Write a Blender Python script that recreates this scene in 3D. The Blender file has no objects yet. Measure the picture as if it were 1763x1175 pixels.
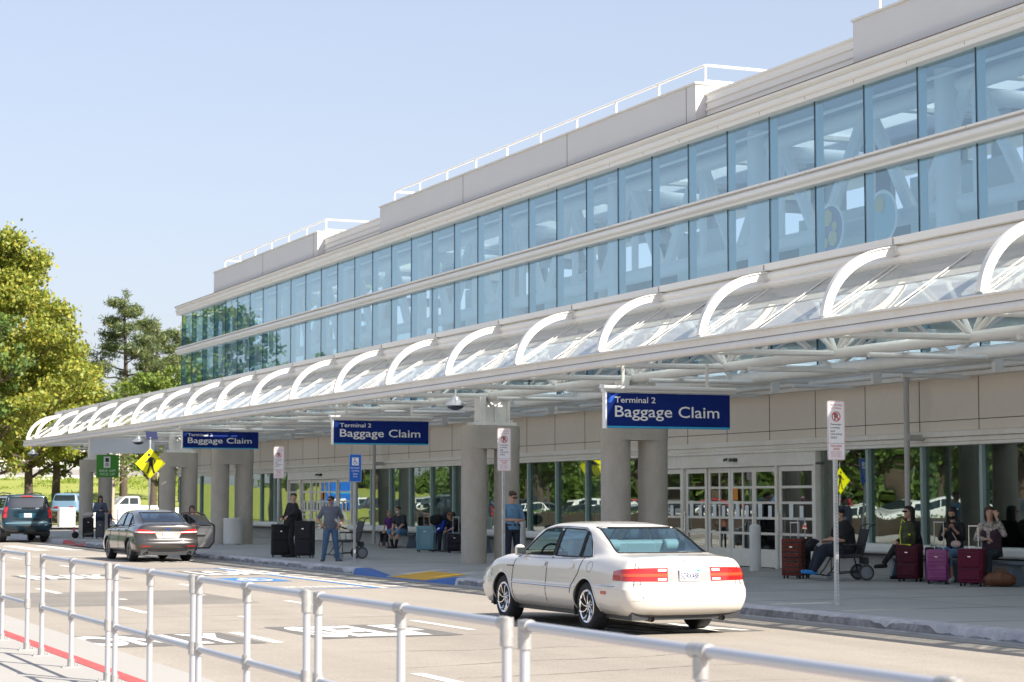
import bpy, bmesh, math, random
import numpy as np
from math import sin, cos, pi, radians as R
from mathutils import Vector as V, Matrix
from mathutils.bvhtree import BVHTree
random.seed(7)
S = bpy.context.scene
C = bpy.data.collections.new("place"); S.collection.children.link(C)

# ---------------- camera ----------------
cam_d = bpy.data.cameras.new("camera"); cam = bpy.data.objects.new("camera", cam_d); C.objects.link(cam)
cam_d.sensor_width = 36; cam_d.lens = 72.49; cam_d.clip_end = 3000; cam_d.clip_start = .1
cam.location = (0, 0, 1.77)
cam.rotation_euler = (R(90+4.389), 0, R(-22.893))
cam_d.dof.use_dof = True; cam_d.dof.focus_distance = 30; cam_d.dof.aperture_fstop = 4.5
S.camera = cam
# ---------------- sky, sun, exposure ----------------
SUN = V((.55, -1.06, 1.0)).normalized()
w = bpy.data.worlds.new("World"); S.world = w; w.use_nodes = True
nt = w.node_tree; nt.nodes.clear()
sk = nt.nodes.new('ShaderNodeTexSky'); sk.sky_type = 'NISHITA'; sk.sun_disc = False
sk.sun_elevation = math.asin(SUN.z); sk.sun_rotation = math.atan2(SUN.x, SUN.y)
sk.air_density = 1.0; sk.dust_density = 2.0; sk.ozone_density = 3.0; sk.altitude = 0
bg = nt.nodes.new('ShaderNodeBackground'); bg.inputs[1].default_value = .15
ou = nt.nodes.new('ShaderNodeOutputWorld')
gm = nt.nodes.new('ShaderNodeGamma'); gm.inputs[1].default_value = .45   # hazy sky: compress the physical range
tn = nt.nodes.new('ShaderNodeMix'); tn.data_type = 'RGBA'; tn.blend_type = 'MULTIPLY'; tn.inputs[0].default_value = 1; tn.inputs[7].default_value = (1.345, 1.32, 1.41, 1)
nt.links.new(sk.outputs[0], gm.inputs[0]); nt.links.new(gm.outputs[0], tn.inputs[6]); nt.links.new(tn.outputs[2], bg.inputs[0]); nt.links.new(bg.outputs[0], ou.inputs[0])
sd = bpy.data.lights.new("sun", 'SUN'); sd.energy = 4.6; sd.angle = R(.5); sd.color = (1, .93, .82)
so = bpy.data.objects.new("sun", sd); C.objects.link(so)
so.rotation_euler = (-SUN).to_track_quat('-Z', 'Y').to_euler()
S.view_settings.view_transform = 'Standard'; S.view_settings.look = 'None'
S.view_settings.exposure = 1.12; S.view_settings.gamma = 1
S.render.engine = 'CYCLES'; S.cycles.max_bounces = 9; S.cycles.transparent_max_bounces = 24
S.cycles.sample_clamp_indirect = 6

# ---------------- materials ----------------
def mat(name, col, rough=.6, metal=0, n=None, bump=None, coat=0, spec=.5, emit=0, stretch=None, dark=None):
    """n=(scale, amount): mottling towards 'dark' colour; bump=(scale,strength)"""
    m = bpy.data.materials.new(name); m.use_nodes = True; t = m.node_tree; b = t.nodes['Principled BSDF']
    c = (*col, 1); b.inputs['Base Color'].default_value = c
    b.inputs['Roughness'].default_value = rough; b.inputs['Metallic'].default_value = metal
    b.inputs['Coat Weight'].default_value = coat; b.inputs['Coat Roughness'].default_value = .04
    b.inputs['Specular IOR Level'].default_value = spec
    if emit:
        b.inputs['Emission Color'].default_value = c; b.inputs['Emission Strength'].default_value = emit
    if n or bump:
        tc = t.nodes.new('ShaderNodeTexCoord'); mp = t.nodes.new('ShaderNodeMapping')
        t.links.new(tc.outputs['Object'], mp.inputs[0])
        if stretch: mp.inputs['Scale'].default_value = stretch
    if n:
        last = None
        for i, (sc, am) in enumerate([n] if not isinstance(n[0], tuple) else n):
            nz = t.nodes.new('ShaderNodeTexNoise'); nz.inputs['Scale'].default_value = sc; nz.inputs['Detail'].default_value = 5
            nz.inputs['Roughness'].default_value = .65
            t.links.new(mp.outputs[0], nz.inputs['Vector'])
            rp = t.nodes.new('ShaderNodeMapRange'); rp.inputs[1].default_value = .36; rp.inputs[2].default_value = .68
            rp.inputs[3].default_value = 0; rp.inputs[4].default_value = am
            t.links.new(nz.outputs[0], rp.inputs[0])
            mx = t.nodes.new('ShaderNodeMix'); mx.data_type = 'RGBA'
            t.links.new(rp.outputs[0], mx.inputs[0])
            if last is None: mx.inputs[6].default_value = c
            else: t.links.new(last, mx.inputs[6])
            d = dark if dark else tuple(x*.45 for x in col)
            mx.inputs[7].default_value = (*d, 1); last = mx.outputs[2]
        t.links.new(last, b.inputs['Base Color'])
    if bump:
        nz = t.nodes.new('ShaderNodeTexNoise'); nz.inputs['Scale'].default_value = bump[0]; nz.inputs['Detail'].default_value = 6
        t.links.new(mp.outputs[0], nz.inputs['Vector'])
        bp = t.nodes.new('ShaderNodeBump'); bp.inputs['Strength'].default_value = bump[1]; bp.inputs['Distance'].default_value = .02
        t.links.new(nz.outputs[0], bp.inputs['Height']); t.links.new(bp.outputs[0], b.inputs['Normal'])
    return m
def glass(name, tint, refl=.1, rough=.0, haze=0, wave=0, ior=1.5, frost=False, hazecol=(.8, .82, .8), gl=(1, 1, 1)):
    m = bpy.data.materials.new(name); m.use_nodes = True; t = m.node_tree; t.nodes.clear()
    o = t.nodes.new('ShaderNodeOutputMaterial'); tr = t.nodes.new('ShaderNodeBsdfTransparent'); tr.inputs[0].default_value = (*tint, 1)
    g = t.nodes.new('ShaderNodeBsdfGlossy'); g.inputs['Roughness'].default_value = rough; g.inputs[0].default_value = (*gl, 1)
    fr = t.nodes.new('ShaderNodeFresnel'); gg = t.nodes.new('ShaderNodeNewGeometry'); mr = t.nodes.new('ShaderNodeMapRange'); mr.inputs[3].default_value = ior; mr.inputs[4].default_value = 1/ior
    t.links.new(gg.outputs['Backfacing'], mr.inputs[0]); t.links.new(mr.outputs[0], fr.inputs[0])
    ad = t.nodes.new('ShaderNodeMath'); ad.operation = 'ADD'; ad.use_clamp = True; ad.inputs[1].default_value = refl
    t.links.new(fr.outputs[0], ad.inputs[0])
    mx = t.nodes.new('ShaderNodeMixShader'); t.links.new(ad.outputs[0], mx.inputs[0])
    base = tr.outputs[0]
    if haze:
        df = t.nodes.new('ShaderNodeBsdfTranslucent' if frost else 'ShaderNodeBsdfDiffuse'); df.inputs[0].default_value = (*hazecol, 1)
        m2 = t.nodes.new('ShaderNodeMixShader'); m2.inputs[0].default_value = haze
        t.links.new(base, m2.inputs[1]); t.links.new(df.outputs[0], m2.inputs[2]); base = m2.outputs[0]
    t.links.new(base, mx.inputs[1]); t.links.new(g.outputs[0], mx.inputs[2]); t.links.new(mx.outputs[0], o.inputs[0])
    if wave:
        tc = t.nodes.new('ShaderNodeTexCoord'); nz = t.nodes.new('ShaderNodeTexNoise'); nz.inputs['Scale'].default_value = .55; nz.inputs['Detail'].default_value = 1
        t.links.new(tc.outputs['Object'], nz.inputs['Vector'])
        bp = t.nodes.new('ShaderNodeBump'); bp.inputs['Strength'].default_value = 1; bp.inputs['Distance'].default_value = wave
        t.links.new(nz.outputs[0], bp.inputs['Height'])
        t.links.new(bp.outputs[0], g.inputs['Normal'])
    return m
_mc = {}
def M(col, rough=.6, **k):
    key = (col, rough, tuple(sorted(k.items())))
    if key not in _mc: _mc[key] = mat('paint_%d' % len(_mc), col, rough, **k)
    return _mc[key]
BLK = mat('black_rubber', (.012, .012, .013), .7); DRK = mat('dark_plastic', (.03, .032, .035), .5)
WHT = mat('white_paint', (.8, .79, .76), .45); CHR = mat('chrome', (.8, .8, .82), .12, 1)
ALU = mat('galvanised_steel', (.62, .64, .66), .42, .75, n=(9, .35)); SKIN = mat('skin', (.52, .30, .21), .55); SKIN2 = mat('tan_skin', (.40, .22, .14), .55)
GREY = mat('grey_paint', (.3, .31, .32), .5)

# ---------------- mesh helpers ----------------
def tag(o, label=None, cat=None, group=None, kind=None):
    if label: o['label'] = label
    if cat: o['category'] = cat
    if group: o['group'] = group
    if kind: o['kind'] = kind
    return o
def empty(name, loc=(0, 0, 0), rz=0, label=None, cat=None, group=None):
    o = bpy.data.objects.new(name, None); C.objects.link(o); o.location = loc; o.rotation_euler = (0, 0, rz); o.empty_display_size = .2
    return tag(o, label, cat, group)
class MB:
    def __init__(s): s.v = []; s.f = []; s.m = []
    def add(s, vs, fs, m=0):
        n = len(s.v); s.v += [tuple(p) for p in vs]; s.f += [tuple(i+n for i in f) for f in fs]; s.m += [m]*len(fs); return s
    def box(s, x0, x1, y0, y1, z0, z1, m=0, mtx=None):
        p = [V((x, y, z)) for x in (x0, x1) for y in (y0, y1) for z in (z0, z1)]
        if mtx: p = [mtx @ q for q in p]
        return s.add(p, [(0, 1, 3, 2), (4, 6, 7, 5), (0, 4, 5, 1), (2, 3, 7, 6), (0, 2, 6, 4), (1, 5, 7, 3)], m)
    def tube(s, pts, r, seg=10, m=0, closed=False, caps=True, flat=None):
        pts = [V(p) for p in pts]; n = len(pts); rr = r if isinstance(r, (list, tuple)) else [r]*n
        vs = []; up = None
        for i, p in enumerate(pts):
            if closed: d = pts[(i+1) % n]-pts[i-1]
            else: d = pts[min(i+1, n-1)]-pts[max(i-1, 0)]
            d.normalize()
            if up is None:
                up = V((0, 0, 1)) if abs(d.z) < .9 else V((1, 0, 0))
            a = d.cross(up)
            if a.length < 1e-4: a = d.cross(V((.3, .5, .1)))
            a.normalize(); b = a.cross(d); up = b
            for k in range(seg):
                t = 2*pi*(k+.5)/seg
                vs.append(p+a*cos(t)*rr[i]+b*sin(t)*rr[i]*(flat or 1))
        fs = []
        for i in range(n if closed else n-1):
            j = (i+1) % n
            for k in range(seg):
                l = (k+1) % seg
                fs.append((i*seg+k, i*seg+l, j*seg+l, j*seg+k))
        if caps and not closed:
            fs.append(tuple(range(seg))[::-1]); fs.append(tuple((n-1)*seg+k for k in range(seg)))
        return s.add(vs, fs, m)
    def lathe(s, prof, c=(0, 0, 0), ax='z', seg=24, m=0):
        vs = []
        for (r, h) in prof:
            for k in range(seg):
                t = 2*pi*k/seg; a, b = r*cos(t), r*sin(t)
                p = {'z': (a, b, h), 'y': (a, h, b), 'x': (h, a, b)}[ax]
                vs.append((p[0]+c[0], p[1]+c[1], p[2]+c[2]))
        fs = []
        for i in range(len(prof)-1):
            for k in range(seg):
                l = (k+1) % seg; f = (i*seg+k, i*seg+l, (i+1)*seg+l, (i+1)*seg+k)
                fs.append(f if ax != 'y' else f[::-1])
        return s.add(vs, fs, m)
    def prism(s, poly, o, u, v, n, m=0):
        """poly 2d in axes u,v from origin o extruded along vector n"""
        o, u, v, n = V(o), V(u), V(v), V(n); k = len(poly)
        a = [o+u*p[0]+v*p[1] for p in poly]; b = [p+n for p in a]
        return s.add(a+b, [tuple(range(k))[::-1], tuple(range(k, 2*k))]+[(i, (i+1) % k, k+(i+1) % k, k+i) for i in range(k)], m)
    def grid(s, rows, m=0, flip=False):
        h = len(rows); w_ = len(rows[0]); vs = [p for r in rows for p in r]; fs = []
        for i in range(h-1):
            for j in range(w_-1):
                f = (i*w_+j, i*w_+j+1, (i+1)*w_+j+1, (i+1)*w_+j); fs.append(f[::-1] if flip else f)
        return s.add(vs, fs, m)
    def build(s, name, mats, parent=None, smooth=True, bevel=0, ang=40, label=None):
        me = bpy.data.meshes.new(name); me.from_pydata(s.v, [], s.f)
        for x in (mats if isinstance(mats, (list, tuple)) else [mats]): me.materials.append(x)
        me.polygons.foreach_set('material_index', s.m)
        me.validate(); bm = bmesh.new(); bm.from_mesh(me)
        bmesh.ops.recalc_face_normals(bm, faces=bm.faces); bm.to_mesh(me); bm.free()
        if smooth:
            me.shade_smooth(); me.set_sharp_from_angle(angle=R(ang))
        o = bpy.data.objects.new(name, me); C.objects.link(o)
        if parent: o.parent = parent
        if bevel:
            b = o.modifiers.new('bevel', 'BEVEL'); b.width = bevel; b.segments = 2; b.limit_method = 'ANGLE'; b.angle_limit = R(50)
        if label: o['label'] = label
        return o
def B(name, mt, dims, parent=None, bevel=0, label=None):
    mb = MB()
    for d in (dims if isinstance(dims, list) else [dims]): mb.box(*d)
    return mb.build(name, mt, parent, bevel=bevel, smooth=bool(bevel), label=label)
def children(o): return [c for c in C.objects if c.parent == o]
def build_tree():
    t = {}
    for c in C.objects:
        if c.parent: t.setdefault(c.parent, []).append(c)
    return t
def dup(o, loc=None, rz=None, label=None, kids=None):
    kids = kids or build_tree()
    c = o.copy(); C.objects.link(c)
    if loc is not None: c.location = loc
    if rz is not None: c.rotation_euler = (0, 0, rz)
    if label: c['label'] = label
    for ch in kids.get(o, []):
        d = ch.copy(); C.objects.link(d); d.parent = c
        for g in kids.get(ch, []):
            e = g.copy(); C.objects.link(e); e.parent = d
    return c
def struct(o, label=None): o['kind'] = 'structure'; return o
def text_mb(body, w_, h_, o, u, v, mb, m=0, line=None, depth=.002, align='C', bold=0):
    """adds text fitted to width w_ and height h_ (cap box) at origin o (lower-left) in axes u,v"""
    cu = bpy.data.curves.new('t', 'FONT'); cu.body = body; cu.size = 1; cu.resolution_u = 3; cu.offset = bold
    if line: cu.space_line = line
    cu.align_x = {'C': 'CENTER', 'L': 'LEFT'}[align]
    ob = bpy.data.objects.new('t', cu); S.collection.objects.link(ob)
    dg = bpy.context.evaluated_depsgraph_get(); me = bpy.data.meshes.new_from_object(ob.evaluated_get(dg))
    P = [q.co for q in me.vertices]
    if not P: return
    x0 = min(p.x for p in P); x1 = max(p.x for p in P); y0 = min(p.y for p in P); y1 = max(p.y for p in P)
    sx = w_/(x1-x0); sy = h_/(y1-y0) if h_ else sx
    o, u, v = V(o), V(u), V(v); nn = u.cross(v)*depth
    mb.add([o+u*((p.x-x0)*sx)+v*((p.y-y0)*sy)+nn for p in P], [tuple(f.vertices) for f in me.polygons], m)
    bpy.data.objects.remove(ob); bpy.data.meshes.remove(me); bpy.data.curves.remove(cu)
UX, UY, UZ = V((1, 0, 0)), V((0, 1, 0)), V((0, 0, 1))
def disc(c, r, u, v, n=24, r0=0):
    c = V(c); a = [c+u*r*cos(2*pi*i/n)+v*r*sin(2*pi*i/n) for i in range(n)]
    if not r0: return a, [tuple(range(n))]
    b = [c+u*r0*cos(2*pi*i/n)+v*r0*sin(2*pi*i/n) for i in range(n)]
    return a+b, [(i, (i+1) % n, n+(i+1) % n, n+i) for i in range(n)]
def rrect(w_, h_, r, n=4):
    out = []
    for cx, cy, a0 in ((w_/2-r, h_/2-r, 0), (-w_/2+r, h_/2-r, 90), (-w_/2+r, -h_/2+r, 180), (w_/2-r, -h_/2+r, 270)):
        for i in range(n+1):
            a = R(a0+90*i/n); out.append((cx+r*cos(a), cy+r*sin(a)))
    return out
# ---------------- ground, road, pavements ----------------
KX = 15.6      # kerb line of the terminal pavement
asph = mat('worn_asphalt', (.49, .43, .36), .9, n=((.16, .4), (26, .75), (80, .6), (2.2, .25)), bump=(60, .6), dark=(.24, .215, .185))
t_ = asph.node_tree; tc_ = t_.nodes.new('ShaderNodeTexCoord'); mp_ = t_.nodes.new('ShaderNodeMapping'); mp_.inputs['Scale'].default_value = (.7, .05, 1); nz_ = t_.nodes.new('ShaderNodeTexNoise'); nz_.inputs['Scale'].default_value = 1.3; nz_.inputs['Detail'].default_value = 6
t_.links.new(tc_.outputs['Object'], mp_.inputs[0]); t_.links.new(mp_.outputs[0], nz_.inputs['Vector']); rp_ = t_.nodes.new('ShaderNodeMapRange'); rp_.inputs[1].default_value = .35; rp_.inputs[2].default_value = .7; rp_.inputs[3].default_value = 1.03; rp_.inputs[4].default_value = .86; t_.links.new(nz_.outputs[0], rp_.inputs[0])
b_ = t_.nodes['Principled BSDF']; src = b_.inputs['Base Color'].links[0].from_socket; mm = t_.nodes.new('ShaderNodeMix'); mm.data_type = 'RGBA'; mm.blend_type = 'MULTIPLY'; mm.inputs[0].default_value = 1; t_.links.new(src, mm.inputs[6]); t_.links.new(rp_.outputs[0], mm.inputs[7]); t_.links.new(mm.outputs[2], b_.inputs['Base Color'])
dirt = mat('dry_ground', (.22, .2, .15), .95, n=(.1, .6))
conc = mat('pavement_concrete', (.42, .42, .40), .85, n=((.35, .45), (30, .35)), bump=(90, .15), dark=(.28, .28, .27))
walkm = mat('light_concrete', (.37, .355, .33), .85, n=((.6, .25), (80, .3)), bump=(90, .1), dark=(.33, .31, .29))
def sheet(name, x0, x1, y0, y1, z, m, nx=1, ny=1):
    mb = MB(); mb.grid([[(x0+(x1-x0)*i/nx, y0+(y1-y0)*j/ny, z) for i in range(nx+1)] for j in range(ny+1)])
    return struct(mb.build(name, m, smooth=False))
sheet('ground', -900, 900, -700, 1500, -.03, dirt)
sheet('road', 4.8, KX, -30, 400, 0, asph)
sheet('cross_road', KX, 120, 108, 122, -.004, asph)
# near walk, its kerb face and red line
mb = MB(); mb.box(-2, 4.8, -20, 300, -.2, .15)
struct(mb.build('near_pavement', walkm, bevel=.012))
redp = mat('red_kerb_paint', (.50, .06, .06), .75, n=(14, .35), dark=(.4, .2, .18))
sheet('red_kerb_line', 4.06, 4.22, -20, 120, .154, redp)
sheet('kerb_joint', 4.795, 4.812, -20, 300, .004, BLK)
# terminal pavement, with the ramp dip at y 40.2 .. 46.4
blue = mat('blue_kerb_paint', (.02, .14, .48), .6, n=((5, .5), (30, .4)), dark=(.03, .07, .16))
yel = mat('yellow_tactile_paving', (.75, .42, .03), .7, n=(40, .3), bump=(60, .6))
kerbm = mat('whitish_kerb', (.60, .60, .60), .7, n=((2.2, .85), (9, .5)), dark=(.30, .30, .32), bump=(25, .3))
mb = MB(); mb.box(KX+.32, 25.6, 46.6, 108, -.2, .15); mb.box(KX+.32, 25.6, -20, 40, -.2, .15); mb.box(17.0, 25.6, 40, 46.6, -.2, .15)
mb.add([(KX+.1, 42, .012), (KX+.1, 44.6, .012), (17, 44.6, .15), (17, 42, .15), (KX+.32, 46.6, .15), (KX+.32, 40, .15), (17, 46.6, .15), (17, 40, .15)],
       [(0, 1, 2, 3), (1, 4, 6, 2), (0, 3, 7, 5)])
struct(mb.build('pavement', conc, smooth=False))
def kerb(pts, m, name):   # pts: (y, top z)
    mb = MB(); rows = []
    for y, z in pts:
        rows.append([(KX-.03, y, -.05), (KX, y, .0), (KX+.035, y, z*.8), (KX+.075, y, z+.001), (KX+.32, y, z+.004), (KX+.33, y, -.05)])
    mb.grid(rows); return struct(mb.build(name, m, ang=60))
kerb([(y, .15) for y in np.arange(-20, 40.01, 1)], kerbm, 'kerb')
kerb([(y, .15) for y in np.arange(46.6, 79.2, 1)], kerbm, 'kerb')
kerb([(y, .15) for y in np.arange(83, 108, 1)], kerbm, 'kerb')
kerb([(40, .15), (40.3, .15), (42, .012), (43.3, .01), (44.6, .012), (46.2, .15), (46.6, .15)], blue, 'blue_kerb')
kerb([(78.6, .15), (79.4, .08), (79.8, .01), (81, .01), (81.8, .01), (82.5, .08), (83, .15)], redp, 'red_kerb')
mb = MB(); mb.add([(KX+.14, 42.15, .022), (KX+.14, 44.45, .022), (16.75, 44.45, .13), (16.75, 42.15, .13)], [(0, 1, 2, 3)]); struct(mb.build('yellow_ramp_paving', yel, smooth=False))
sheet('gutter', KX-.42, KX-.03, -20, 108, .004, mat('gutter_concrete', (.32, .31, .29), .85, n=((1.5, .4), (40, .4))))
# black tyre scuffs on the kerb
scf = mat('tyre_scuff', (.42, .42, .43), .85, n=((9, .8), (1.6, .9)), dark=(.12, .12, .125))
rnd = random.Random(3)
bumps = [(rnd.uniform(15, 80), rnd.uniform(.25, 1.1), rnd.uniform(.02, .12)) for _ in range(95)]
def sc_h(y): return min(.118, .035+max([h*max(0, 1-((y-c_)/w_)**2)**.6 for c_, w_, h in bumps])+.012*sin(y*9)+.008*sin(y*23))
mb = MB()
for ya, yb_ in ((14, 39.9), (46.7, 78.5)):
    ys = np.arange(ya, yb_, .07)
    mb.grid([[(KX-.004+.035*.02/.12, y, .02) for y in ys], [(KX-.006+.035*sc_h(y)/.12, y, sc_h(y)) for y in ys]])
struct(mb.build('kerb_scuffs', scf, smooth=False))
sheet('pavement_long_joint', 19, 19.02, 20, 100, .154, mat('joint_sealant', (.12, .12, .11), .9))  # dark sealant joint running along the pavement
mb = MB()
for k in range(20, 106, 3): mb.box(KX+.33, 24.5, k-.006, k+.006, .1505, .1525)
struct(mb.build('pavement_joints', mat('joint_dirt', (.14, .14, .13), .9), smooth=False))
# ---- road paint ----
wp = mat('white_road_paint', (.78, .76, .72), .7, n=((2.5, .25), (25, .3)), dark=(.5, .45, .38))
bp_ = mat('blue_road_paint', (.05, .2, .5), .7, n=(5, .4)); bkp = mat('black_road_paint', (.12, .115, .11), .75, n=((3, .5), (30, .5)), dark=(.2, .18, .16))
mb = MB()
def strip(x0, x1, y0, y1, z=.004): mb.add([(x0, y0, z), (x1, y0, z), (x1, y1, z), (x0, y1, z)], [(0, 1, 2, 3)])
for y0, y1 in ((18.1, 19.9), (24.8, 26.95), (31.95, 34.0), (39.3, 41.6), (46.7, 48.8), (54, 56), (11, 13)): strip(7.27, 7.42, y0, y1)
for y0, y1 in ((26.2, 28.6), (33.2, 35.0), (40.8, 42.7), (54, 56), (62, 64)): strip(10.42, 10.55, y0, y1)
for x in np.arange(5.4, 15.2, 1.22): strip(x, x+.5, 72.5, 79.8)
strip(5, 15.2, 64.3, 64.6)
for x, y in ((7.9, 36.4), (8.4, 30.3), (9.6, 37.5)): strip(x, x+.12, y, y+.35)
mb_white = mb
def road_word(w_, x0, x1, y0, y1):
    k = MB(); k.add([(x0-.12, y0-.15, .004), (x1+.15, y0-.12, .004), (x1+.12, y1+.18, .004), (x0-.12, y1+.15, .004)], [(0, 1, 2, 3)])
    struct(k.build('road_marking', bkp, smooth=False))
    k = MB(); text_mb(w_, x1-x0, y1-y0, (x0, y0, .008), UX, UY, k, depth=0, bold=.045); return struct(k.build('road_marking', wp, smooth=False))
road_word('ONLY', 5.05, 7.05, 24.9, 26.8)
road_word('SELF', 8.15, 9.85, 25.4, 27.7)
road_word('PARK', 8.1, 10.1, 46.1, 48.6)
road_word('AREA', 11.9, 13.9, 24.6, 26.4)
road_word('LOAD', 12.3, 14.2, 47.2, 50)
road_word('ONLY', 13.2, 14.9, 57.5, 59.2)
mb = MB(); strip(5.9, 6.7, 55, 57.5); 
struct(mb_white.build('lane_markings', wp, smooth=False))
# blue accessible bay
mb = MB(); strip(11.75, 14.3, 39.2, 39.35, .005); strip(13.62, 13.76, 39.3, 52, .005); strip(11.75, 14.3, 52, 52.15, .005)
mb.add([(11.95, 43.2, .006), (13.1, 43.2, .006), (13.1, 45.4, .006), (11.95, 45.4, .006)], [(0, 1, 2, 3)])
struct(mb.build('bay_marking', bp_, smooth=False))
mb = MB(); strip(13.77, 13.9, 39.25, 52.1, .0055)
for k in range(9): strip(14.05, 15.1, 40+k*1.35, 40.25+k*1.35, .0055)
a, f = disc((12.5, 44.1, .010), .38, UX, UY*1.6, r0=.27); mb.add(a, f); mb.box(12.4, 12.52, 43.9, 45.2, .008, .0095); mb.box(12.45, 12.85, 44.4, 44.55, .009, .0105)
struct(mb.build('bay_marking', wp, smooth=False))
k = MB(); text_mb('NO PARKING', 1.6, .7, (11.95, 39.8, .008), UX, UY, k, depth=0, bold=.03); struct(k.build('road_marking', wp, smooth=False))
# cracks and patches
crk = mat('crack_sealant', (.10, .09, .08), .9)
mb = MB(); rnd = random.Random(5)
for y in (13.5, 15.2, 17.5, 19.2, 20.6, 22.9, 25.2, 27.4, 29.4, 31, 33.1, 35.8, 38.3, 43.5, 47, 53.5, 60):
    x = rnd.uniform(5.2, 8); pts = []; yy = y
    while x < rnd.uniform(10, 15):
        pts.append((x, yy)); x += rnd.uniform(.12, .35); yy += rnd.uniform(-.09, .09)
    for i in range(len(pts)-1):
        a, b = pts[i], pts[i+1]; w2 = rnd.uniform(.004, .013)
        mb.add([(a[0], a[1]-w2, .003), (b[0], b[1]-w2, .003), (b[0], b[1]+w2, .003), (a[0], a[1]+w2, .003)], [(0, 1, 2, 3)])
struct(mb.build('road_cracks', crk, smooth=False))
sheet('asphalt_patch', 5.4, 9.9, 34.5, 39.8, .002, mat('patch_asphalt', (.27, .245, .215), .9, n=((.5, .5), (60, .75)), bump=(120, .4), dark=(.14, .13, .12)))

# ---------------- terminal building ----------------
WX = 24.5; G0 = 34.15; GS = 2.065
beige = mat('beige_wall_panel', (.80, .72, .62), .7, n=((.4, .18), (6, .12)), bump=(140, .05), dark=(.60, .55, .48))
white = mat('white_metal_cladding', (.82, .80, .75), .5, n=((.8, .3), (5, .25)), dark=(.60, .50, .38))
greyp = mat('grey_stucco_panel', (.72, .71, .70), .85, n=((.5, .25), (90, .35)), dark=(.62, .61, .60), bump=(150, .2))
mull = mat('teal_mullion', (.30, .40, .38), .4); dmull = mat('dark_mullion_gasket', (.03, .05, .06), .5)
gup = glass('blue_window_glass', (.86, .95, .985), refl=.10, wave=.0, gl=(.80, .93, 1))
glo = glass('green_window_glass', (.70, .78, .75), refl=.15, wave=.006, gl=(.85, .93, .90))
gdr = glass('door_glass', (.70, .76, .74), refl=.14, wave=.009, gl=(.9, .95, .93))
inw = mat('interior_white', (.88, .90, .90), .5); inp = mat('interior_panel', (.74, .80, .80), .6); steel = mat('white_steel_pipe', (.82, .81, .77), .4, n=(3, .15))
T = empty('terminal_building', (WX, 60, 0), 0, 'long white and glass terminal building behind the arched canopy', 'building')
Y0, Y1 = 12.0, 100.4
def tb(name, m, dims, bevel=0, parent=T, label=None):
    o = B(name, m, [(a-WX, b-WX, c-60, d-60, e, f) for a, b, c, d, e, f in dims], parent, bevel, label); return o
# lower wall
doors = [(G0+3*GS, G0+7*GS), (G0+19*GS, G0+23*GS)]
ks = list(range(-10, 33)); yk = [G0+GS*k for k in ks]
def inwall(y): return any(a-.01 < y < b-.01 for a, b in doors)
base_m = mat('concrete_base', (.42, .41, .39), .8, n=((1, .3), (20, .2)))
runs = [(Y0, doors[0][0]), (doors[0][1], doors[1][0]), (doors[1][1], Y1)]
tb('wall_base', base_m, [(24.55, 24.9, a, b, .151, .60) for a, b in runs])
tb('window_sill', WHT, [(24.3, 24.85, a, b, .62, .83) for a, b in runs], bevel=.06)
tb('sill_dark_rail', DRK, [(24.42, 24.56, a, b, .56, .61) for a, b in runs])  # thin dark rail under the window sill
tb('wall', beige, [(24.5, 24.9, Y0, Y1, 3.155, 4.55)])
tb('transom', white, [(24.44, 24.9, Y0, Y1, 2.86, 2.93), (24.47, 24.9, Y0, Y1, 2.935, 3.03), (24.42, 24.9, Y0, Y1, 3.035, 3.15)], bevel=.012)
mb = MB()
for y in yk:
    if y > Y1: continue
    mb.box(-.006, .01, y-60-.009, y-60+.009, 3.16, 4.3)
mb.box(-.005, .01, Y0-60, Y1-60, 3.36, 3.375)
mb.build('panel_joint', mat('joint_dark_gasket', (.12, .10, .09), .9), T)  # dark joints between the beige wall panels
for a, b in runs:
    g = MB(); cnt = 0
    for y in yk:
        if a-.3 <= y < b-.3 and y+GS <= Y1+.4:
            ya, yb = max(y, a)+.05, min(y+GS, b)-.05
            p = MB(); p.box(.10, .112, ya-60, yb-60, .83, 2.86); p.build('window_pane', glo, T, smooth=False)
for y in yk:
    if not inwall(y) and y <= Y1: mb = MB(); mb.box(.02, .26, y-60-.05, y-60+.05, .83, 2.86); mb.build('window_mullion', mull, T)
# pale vertical blinds/pillars inside every second window
pgm = mat('interior_pale_green', (.42, .47, .42), .7)
for i, y in enumerate(yk):
    if not inwall(y) and y < Y1-1 and i % 2: mb = MB(); mb.box(.6, 1.1, y-60+.3, y-60+.62, .17, 4.3); mb.build('interior_pillar', pgm, T)
tb('interior_floor', mat('terrazzo_floor', (.33, .32, .29), .35), [(24.95, 40, Y0, Y1, .12, .16)])
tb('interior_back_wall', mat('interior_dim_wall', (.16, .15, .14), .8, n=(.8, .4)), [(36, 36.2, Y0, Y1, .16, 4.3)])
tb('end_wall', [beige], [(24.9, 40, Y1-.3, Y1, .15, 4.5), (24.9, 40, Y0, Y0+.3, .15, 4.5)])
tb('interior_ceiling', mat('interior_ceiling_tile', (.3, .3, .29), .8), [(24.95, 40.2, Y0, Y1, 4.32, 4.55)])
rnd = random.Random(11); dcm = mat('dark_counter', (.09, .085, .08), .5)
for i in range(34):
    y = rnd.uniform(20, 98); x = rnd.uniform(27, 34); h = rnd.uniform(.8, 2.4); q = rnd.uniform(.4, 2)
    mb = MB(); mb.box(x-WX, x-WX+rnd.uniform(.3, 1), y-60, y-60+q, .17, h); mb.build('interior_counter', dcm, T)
# fixed signs inside the glass
mb = MB(); text_mb('Baggage Claim 2', 2.0, .24, (.14, 35.7-60, 2.40), -UY, UZ, mb, depth=0); 
mb.build('window_lettering', mat('dark_lettering', (.05, .05, .05), .6), T, smooth=False)
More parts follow.
